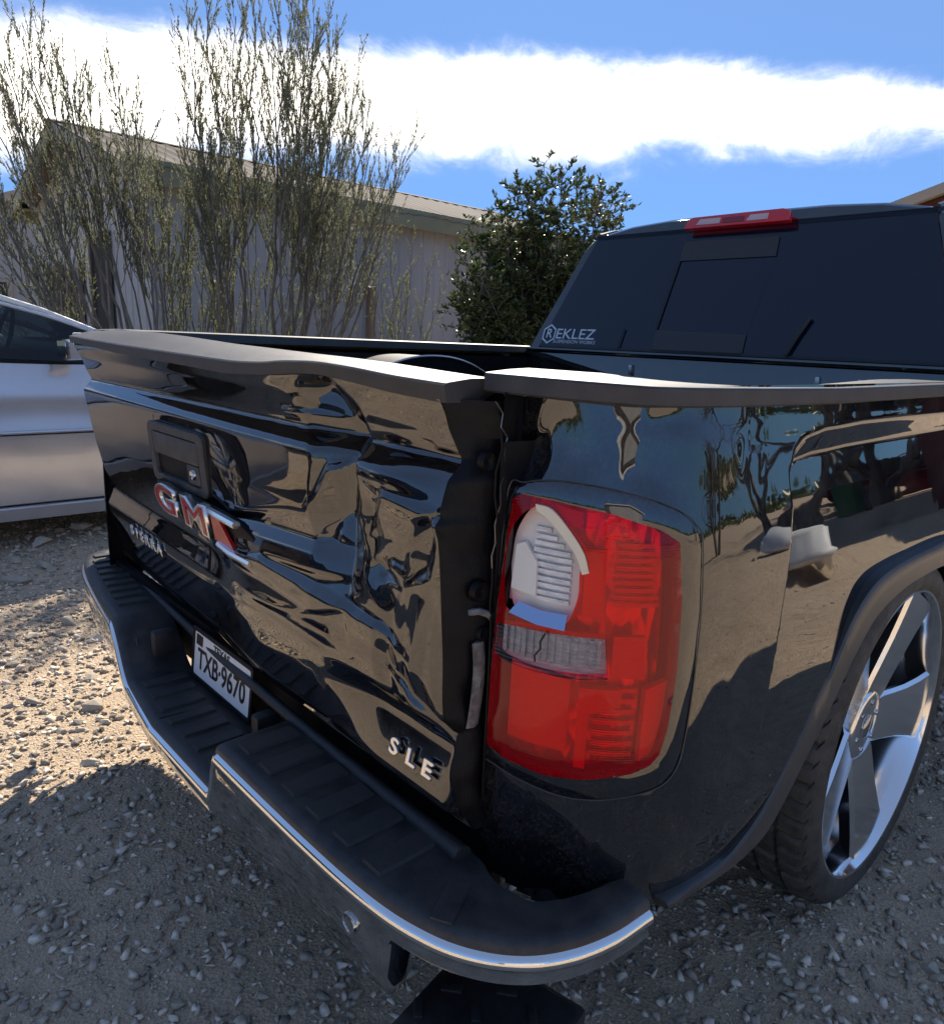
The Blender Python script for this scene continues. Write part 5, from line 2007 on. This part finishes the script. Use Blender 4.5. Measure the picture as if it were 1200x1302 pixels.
make_shrub('desert_shrub', 'spreading shrub with side wands reaching right to the roof edge', b, tipset([(515, 198), (495, 205), (470, 195), (455, 250), (480, 265), (505, 235), (440, 240), (425, 290)], 7.0, gT), 25, .65, 'leaf_grey', .012, .50, group=GS)
for i, (px, tps, lab) in enumerate(((215, [(200, 215), (235, 225), (215, 270), (245, 280)], 'soft olive shrub crowding the gable corner'), (262, [(250, 215), (275, 235), (290, 215), (240, 270), (300, 265), (270, 300)], 'soft olive shrub between the slim shrub and the tall open shrub'), (330, [(310, 250), (345, 240), (375, 235), (325, 300), (365, 300), (400, 270), (420, 250)], 'low olive growth at the foot of the tallest shrub'), (90, [(40, 280), (80, 255), (20, 310), (100, 300)], 'low olive growth under the leaning shrub'))):
    b = cam_pt(px, 432, 7.7)
    make_shrub('olive_shrub', lab, b, tipset(tps, 7.7, gT, .4), 40 + i, .5, 'leaf_olive', .007, .22, .024, .0055, group='olive shrubs along the metal building')
b = cam_pt(500, 436, 7.2)
make_shrub('thin_shrub', 'thin pale shrub beside the grey wooden post', b, tipset([(480, 320), (500, 305), (525, 315), (545, 345), (560, 370), (515, 350), (485, 360)], 7.2, gT, .3), 31, .5, 'leaf_olive', .006, .3, .022, .006)


# broadleaf bush right of the building
def make_bush():
    gen = random.Random(77)
    base = cam_pt(690, 440, 9.0)
    base.z = 0
    root = empty('evergreen_bush', 'dense dark evergreen bush between the building and the truck cab', 'bush', base)
    w = Wood()
    P, D = [], []
    tops = [(692, 207), (660, 232), (635, 262), (612, 285), (735, 232), (765, 240), (776, 262), (715, 225), (648, 300), (590, 325), (585, 365), (600, 400), (770, 300), (745, 310), (700, 270), (670, 290), (630, 340), (720, 340), (660, 350), (690, 320), (610, 350), (640, 390), (600, 430), (575, 385), (740, 370), (680, 380), (760, 345), (700, 400), (650, 420), (620, 310), (675, 250), (750, 270)]
    for px, py in tops:
        tip = cam_pt(px, py, 9.0 + gen.uniform(-.75, .75)) - base
        b0 = Vector((gen.uniform(-.15, .15), gen.uniform(-.15, .15), 0))
        mid = b0.lerp(tip, .5) + Vector((0, 0, .15))
        pts = [b0 * (1 - t) ** 2 + mid * 2 * t * (1 - t) + tip * t * t for t in np.linspace(0, 1, 8)]
        w.add(pts, [.018 * (1 - .8 * i / 7) for i in range(8)], 5)
        for k in range(110):
            t = gen.uniform(.40, 1.0)
            i = min(int(t * 7), 6)
            p = pts[i].lerp(pts[i + 1], t * 7 - i)
            o = Vector((gen.gauss(0, 1), gen.gauss(0, 1), gen.gauss(.35, .8)))
            o.normalize()
            ln = gen.uniform(.08, .34)
            q = p + o * ln
            w.add([p, p + o * ln * .5 + Vector((0, 0, .01)), q], [.004, .003, .0015], 3)
            # rosettes of leaves towards the twig's end
            for j in range(13):
                u = gen.uniform(.45, 1.05)
                P.append(p + o * ln * u)
                D.append((o * .6 + Vector((gen.uniform(-1, 1), gen.uniform(-1, 1), gen.uniform(-.3, 1.1)))).normalized())
    w.build('branches', MAT['bark'], root)
    leaf_mesh('foliage', np.array(P), np.array(D), .068, .028, MAT['leaf_dark'], root, seed=9)


make_bush()

# fence posts by the building
for px, pyt, dist, rad, lab in ((470, 365, 8.0, .05, 'grey wooden post beside the thin pale shrub'), (278, 358, 8.6, .065, 'dark wooden post behind the tall open shrub')):
    p = cam_pt(px, 420, dist)
    top = cam_pt(px, pyt, dist).z
    po = empty('fence_post', lab, 'post', (p.x, p.y, 0), 'old posts in front of the building')
    rings = []
    for t in np.linspace(0, 1, 8):
        rings.append([(rad * (1 + .06 * math.sin(7 * t + k)) * math.cos(2 * PI * k / 9) + .01 * t, rad * (1 + .06 * math.cos(5 * t + 2 * k)) * math.sin(2 * PI * k / 9), -.1 + (top + .1) * t + (.012 * math.sin(2.1 * k) if t == 1 else 0)) for k in range(9)])
    loft_obj('post', rings, MAT['old_wood'], po, sharp=30)
    for z in (.55, 1.0, 1.4):
        tube('wire_wrap', [(rad * 1.1 * math.cos(a), rad * 1.1 * math.sin(a), z + .004 * a) for a in np.linspace(0, 2 * PI, 12)], .003, MAT['steel'], po, 4)


# bare trees across the yard (the truck's flank mirrors them)
def bare_tree(loc, h, seed, label):
    gen = random.Random(seed)
    root = empty('bare_tree', label, 'tree', loc, 'bare trees across the yard')
    w, w2 = Wood(), Wood()

    def grow(p, d, L, r, depth, wd):
        n = 5
        P = [p]
        for i in range(n):
            d = (d + Vector((gen.uniform(-1, 1), gen.uniform(-1, 1), gen.uniform(-.5, .8))) * .18).normalized()
            P.append(P[-1] + d * L / n)
        wd.add(P, [r * (1 - .4 * i / n) for i in range(n + 1)], 6 if depth > 3 else 3)
        if depth == 0:
            return
        for k in range(gen.choice((2, 3, 3))):
            i = gen.choice((2, 3, 4, 5))
            a = Vector((gen.uniform(-1, 1), gen.uniform(-1, 1), gen.uniform(-.25, .6)))
            nd = (d * .75 + a.normalized() * .8).normalized()
            grow(P[i], nd, L * gen.uniform(.6, .85), r * (1 - .4 * i / n) * .66, depth - 1, w2)
    for k in range(3):
        a = 2 * PI * k / 3 + gen.uniform(0, 1)
        grow(Vector((.15 * math.cos(a), .15 * math.sin(a), -.1)), Vector((.45 * math.cos(a), .45 * math.sin(a), 1)).normalized(), h * .36, h * .030, 5, w if k == 0 else w2)
    w.build('trunk', MAT['bark'], root)
    o = w2.build('branches', MAT['bark'], root)
    return root


bare_tree((6.6, 11.9, 0), 5.4, 5, 'bare branching tree across the yard beside the white sack')
bare_tree((7.4, 19.0, 0), 6.0, 8, 'bare tree farther along the yard behind the dark red car')
bare_tree((11.0, 11.5, 0), 5.6, 13, 'bare tree opposite the truck door')


def sack(loc, s, rot, label):
    gen = random.Random(int(loc[0] * 10))
    rings = []
    for t in np.linspace(0, 1, 14):
        r = .32 * math.sin(PI * min(1, .06 + t * 1.0) ** .8) ** .6 if t < .86 else .07 + .05 * (t - .86) * 7
        r = max(r, .03)
        rings.append([((t - .5) * 1.15, r * math.cos(a) * 1.25 + .02 * math.sin(5 * a + 9 * t), max(.0, .26 + r * .8 * math.sin(a) + .015 * math.sin(7 * a - 5 * t))) for a in np.linspace(0, 2 * PI, 16, endpoint=False)])
    o = empty('sack', label, 'sack', loc)
    o.rotation_euler = (0, 0, rot)
    o.scale = (s, s, s)
    b = loft_obj('bag', rings, MAT['decal'], o, sharp=80)
    tube('tie', [(.43, .09 * math.cos(a), .26 + .08 * math.sin(a)) for a in np.linspace(0, 2 * PI, 14)], .014, MAT['strap'], b, 6)


sack((4.4, 7.4, 0), 1.0, .5, 'white tied sack lying on the sandy ground')
# green wheeled bin
bn = empty('wheeled_bin', 'green wheeled bin standing near the sack', 'bin', (6.6, 15.2, 0))
MAT['bin_green'] = pmat('bin_green', (.05, .16, .07), .45)
loft_obj('body', [[(-.24 * k, -.27 * k, z), (.24 * k, -.27 * k, z), (.24 * k, .27 * k, z), (-.24 * k, .27 * k, z)] for z, k in ((.06, .85), (.9, 1.05), (.93, 1.12), (.96, 1.12))], MAT['bin_green'], bn)
box('lid', (0, 0, .99), (.58, .64, .05), MAT['bin_green'], bn, .015)
for sx in (-1, 1):
    lathe('wheel', [(-.03, .0001), (-.03, .10), (.03, .10), (.03, .0001)], MAT['rubber'], bn, 20, 'x', (sx * .24, .26, .10))


def simple_car(label, loc, rot, paint, h=1.45, name='parked_car'):
    c = empty(name, label, 'car', loc)
    c.rotation_euler = (0, 0, rot)
    rings = []
    for y, wv, zb, belt, deck in ((-2.3, .75, .35, .75, .82), (-2.15, .88, .24, .88, .98), (-1.5, .9, .18, .98, 1.04), (0, .9, .17, 1.0, 1.03), (1.0, .9, .17, .95, 1.0), (1.9, .86, .22, .82, .88), (2.2, .74, .32, .65, .7)):
        hh = [(wv * .85, y, zb), (wv, y, zb + .12), (wv, y, .65), (wv * .95, y, belt), (wv * .6, y, deck), (0, y, deck)]
        rings.append(hh + [(-x, yy, z) for x, yy, z in hh[::-1][1:]])
    loft_obj('body', rings, paint, c, sharp=30)
    rings = []
    for y, zt, wv in ((-1.9, 1.02, .70), (-1.5, h - .1, .62), (-.9, h, .62), (.0, h, .62), (.5, h - .12, .66), (1.1, .98, .76)):
        rings.append([(.82, y, .96), (wv + .03, y, zt - .06), (wv * .8, y, zt), (-wv * .8, y, zt), (-wv - .03, y, zt - .06), (-.82, y, .96)])
    loft_obj('cabin_glass', rings, MAT['car_glass'], c, False, False)
    box('roof', (0, -.5, h + .004), (1.12, 1.4, .03), paint, c, .012)
    for sx in (-1, 1):
        for y in (-1.4, 1.35):
            w = lathe('wheel', [(-.1, .0001), (-.1, .3), (-.08, .33), (.08, .33), (.1, .3), (.1, .2), (.07, .0001)], MAT['rubber'], c, 28, 'x', (sx * .80, y, .33))
            lathe('rim', [(sx * .085, .0001), (sx * .105, .18), (sx * .09, .2)], MAT['dark_chrome'], w, 28, 'x', (sx * .80, y, .33))
        prism('headlight', rr(.12, .06, .02), MAT['decal'], c, .02, frame((sx * .55, 2.16, .62), (-1, 0, 0), (0, 0, 1)))
        prism('tail_lamp', rr(.10, .06, .02), MAT['badge_red'], c, .02, frame((sx * .6, -2.27, .75), (1, 0, 0), (0, 0, 1)))
    return c


simple_car('dark red car parked across the yard under a bare tree', (7.6, 21.0, 0), .9, pmat('dark_red_paint', (.10, .008, .016), .1, 0, 1.7))
simple_car('dark blue car parked behind the silver sedan', (-3.75, -4.75, 0), .04, pmat('dark_blue_paint', (.006, .007, .012), .08, 0, 1.6), 1.7)

# far treeline round the yard
gen = np.random.default_rng(3)
n = 9000
az = gen.uniform(-PI, PI, n)
dist = gen.uniform(62, 95, n)
hgt = 1.3 + .8 * np.sin(az * 9) * np.sin(az * 23 + 1) + .5 * np.sin(az * 57)
P = np.stack([np.sin(az) * dist, np.cos(az) * dist, np.abs(gen.normal(0, .55, n)).clip(0, 1) * hgt + .1], 1)
o = leaf_mesh('far_treeline', P, gen.normal(size=(n, 3)) + [0, 0, .5], 1.2, .8, MAT['leaf_dark'], None, seed=4)
tag(o, 'dark scrubby treeline along the horizon', None, None, 'stuff')

# ------------------------------------------------------------------ stones and gravel
def stone_template(sub, seed, squash=.6):
    """broken chip: convex hull of a few random points"""
    r = np.random.default_rng(seed)
    bm = bmesh.new()
    for _ in range(10 if sub == 1 else 15):
        v = r.normal(size=3)
        v /= np.linalg.norm(v)
        v *= r.uniform(.78, 1.05)
        bm.verts.new((v[0] * 1.15, v[1], v[2] * squash))
    h = bmesh.ops.convex_hull(bm, input=bm.verts)
    bmesh.ops.delete(bm, geom=[e for e in h['geom_interior'] if isinstance(e, bmesh.types.BMVert)], context='VERTS')
    bm.verts.index_update()
    V = np.array([v.co[:] for v in bm.verts])
    F = np.array([[v.index for v in f.verts] for f in bm.faces])
    bm.free()
    return V, F


def stone_mat(name, cols):
    m = leaf_mat(name, cols, .92, 0)
    n, l, b = nodes(m)
    src = b.inputs['Base Color'].links[0].from_socket
    t = n.new('ShaderNodeTexCoord')
    nz = n.new('ShaderNodeTexNoise')
    nz.inputs['Scale'].default_value = 70
    nz.inputs['Detail'].default_value = 6
    l.new(t.outputs['Object'], nz.inputs[0])
    mx = n.new('ShaderNodeMix')
    mx.data_type = 'RGBA'
    mx.blend_type = 'MULTIPLY'
    mx.inputs['Factor'].default_value = .7
    cr = n.new('ShaderNodeValToRGB')
    cr.color_ramp.elements[0].position = .3
    cr.color_ramp.elements[1].position = .7
    cr.color_ramp.elements[0].color = (.5, .5, .5, 1)
    cr.color_ramp.elements[1].color = (1.15, 1.13, 1.1, 1)
    l.new(nz.outputs['Fac'], cr.inputs[0])
    l.new(src, mx.inputs['A'])
    l.new(cr.outputs[0], mx.inputs['B'])
    l.new(mx.outputs['Result'], b.inputs['Base Color'])
    bp = n.new('ShaderNodeBump')
    bp.inputs['Strength'].default_value = .5
    bp.inputs['Distance'].default_value = .004
    l.new(nz.outputs['Fac'], bp.inputs['Height'])
    l.new(bp.outputs[0], b.inputs['Normal'])
    return m


MAT['gravel'] = stone_mat('limestone_gravel', [(.30, .26, .215), (.55, .475, .385), (.86, .76, .64)])
MAT['stone'] = stone_mat('limestone', [(.34, .30, .245), (.54, .475, .38), (.72, .64, .53)])


def scatter(n, region, smin, smax, power, seed):
    r = np.random.default_rng(seed)
    x0, x1, y0, y1 = region
    x, y = r.uniform(x0, x1, n), r.uniform(y0, y1, n)
    s = smin * (smax / smin) ** (r.random(n) ** power)
    return x, y, s


def in_view(x, y, margin=.10):
    d = np.stack([x - CAM.x, y - CAM.y, np.full_like(x, -CAM.z)], 1)
    zf = d @ np.array(fw)
    u = (d @ np.array(rt2)) / zf
    v = (d @ np.array(up2)) / zf
    lim = 600 / 935
    return (zf > .05) & (np.abs(u) < lim + margin) & (np.abs(v) < 651 / 935 + margin)


def gravel(name, x, y, s, seed, sub=1, sink=.30):
    r = np.random.default_rng(seed)
    tm = [stone_template(sub, seed * 10 + k, r.uniform(.5, .85)) for k in range(8)]
    n = len(x)
    which = r.integers(0, 8, n)
    Vs, Fs, off = [], [], 0
    z = ground_h(x, y)
    for k in range(8):
        idx = np.where(which == k)[0]
        V, F = tm[k]
        a = r.uniform(0, 2 * PI, len(idx))
        tx = r.normal(0, .35, len(idx))
        ca, sa, ct, st = np.cos(a), np.sin(a), np.cos(tx), np.sin(tx)
        asp = r.uniform(.5, 1.2, len(idx))
        P = np.repeat(V[None], len(idx), 0)
        P[:, :, 1] *= asp[:, None]
        Y = P[:, :, 1] * ct[:, None] - P[:, :, 2] * st[:, None]
        Z = P[:, :, 1] * st[:, None] + P[:, :, 2] * ct[:, None]
        X = P[:, :, 0] * ca[:, None] - Y * sa[:, None]
        Y = P[:, :, 0] * sa[:, None] + Y * ca[:, None]
        S = s[idx][:, None]
        Q = np.stack([X * S + x[idx][:, None], Y * S + y[idx][:, None], Z * S + (z[idx] + s[idx] * (.55 - sink))[:, None]], -1)
        Vs.append(Q.reshape(-1, 3))
        Fs.append((F[None] + (off + np.arange(len(idx)) * len(V))[:, None, None]).reshape(-1, 3))
        off += len(idx) * len(V)
    V, F = np.concatenate(Vs), np.concatenate(Fs)
    me = bpy.data.meshes.new(name)
    me.vertices.add(len(V))
    me.vertices.foreach_set('co', V.reshape(-1))
    me.loops.add(F.size)
    me.loops.foreach_set('vertex_index', F.reshape(-1))
    me.polygons.add(len(F))
    me.polygons.foreach_set('loop_start', np.arange(len(F)) * 3)
    me.update()
    o = link(name, me, MAT['gravel'], None, smooth=False)
    tag(o, 'loose limestone gravel covering the yard', None, None, 'stuff')
    return o


x, y, s = scatter(190000, (-4.2, 3.2, -1.6, 3.2), .0020, .0175, 2.0, 5)
dcam = np.hypot(x - CAM.x, y - CAM.y)
k = in_view(x, y) & (np.random.default_rng(1).random(len(x)) < np.clip(3.0 / (dcam + .3), 0, 1)) & ~((np.abs(x) < .6) & (y > .6))
# thinner on the driven, sandy patch at the left
patch = np.sin(2.3 * x + 1.1 * y) * np.sin(1.9 * y - .8 * x)
k &= (patch > -.55) | (np.random.default_rng(2).random(len(x)) < .45)
gravel('gravel', x[k], y[k], s[k], 3)
# coarser gravel over the rest of the yard
x, y, s = scatter(34000, (-9, 9, -7, 9), .004, .013, 2.2, 6)
k = ~((np.abs(x) < .95) & (y > -.2) & (y < 5)) & (np.hypot(x - CAM.x, y - CAM.y) > .3)
gravel('gravel', x[k], y[k], s[k], 4)

# single stones one can pick out
tmpl = []
for q in range(10):
    V, F = stone_template(2, 100 + q, random.uniform(.45, .8))
    me = bpy.data.meshes.new('stone')
    me.from_pydata([tuple(v) for v in V], [], [tuple(f) for f in F])
    me.materials.append(MAT['stone'])
    tmpl.append(me)
r = np.random.default_rng(31)
cnt = 0
placed = []
tries = 0
named = [(.86, -.98, .045, 'flat pale stone on the gravel below the bumper corner'), ]
while cnt < 230 and tries < 60000:
    tries += 1
    xx, yy = r.uniform(-3.4, 2.6), r.uniform(-1.3, 2.2)
    if not in_view(np.array([xx]), np.array([yy]), -.01)[0]:
        continue
    if abs(xx) < .93 and yy > -.05:
        continue
    dd = math.hypot(xx - CAM.x, yy - CAM.y)
    if dd < .45:
        continue
    smin = max(.0105, .0062 * dd)
    sz = smin * (1 + 2.2 * r.random() ** 4)
    if any((xx - a) ** 2 + (yy - b_) ** 2 < (sz + c_) ** 2 for a, b_, c_ in placed):
        continue
    placed.append((xx, yy, sz))
    o = bpy.data.objects.new('stone', tmpl[r.integers(0, 10)])
    C.objects.link(o)
    zz = float(ground_h(np.array([xx]), np.array([yy]))[0])
    o.location = (xx, yy, zz + sz * .18)
    o.rotation_euler = (r.normal(0, .18), r.normal(0, .18), r.uniform(0, 6.28))
    o.scale = (sz * r.uniform(.9, 1.4), sz * r.uniform(.7, 1.05), sz * r.uniform(.7, 1.1))
    tag(o, 'loose grey limestone chunk lying on the gravel', 'stone', 'loose stones on the gravel')
    cnt += 1

stones = sorted((o for o in C.objects if o.name.startswith('stone')), key=lambda o: -(o.scale.x * o.scale.y))
for cond, where in ((lambda p: p.x < -.9, 'on the ground near the silver car'), (lambda p: -.6 < p.x < .6 and p.y < -.2, 'in the shade behind the bumper'), (lambda p: p.x > 1.0, 'on the ground right of the rear wheel')):
    for o, rank in zip([q for q in stones if cond(q.location)], ('largest', 'second largest', 'third largest')):
        o['label'] = rank + ' loose grey stone ' + where
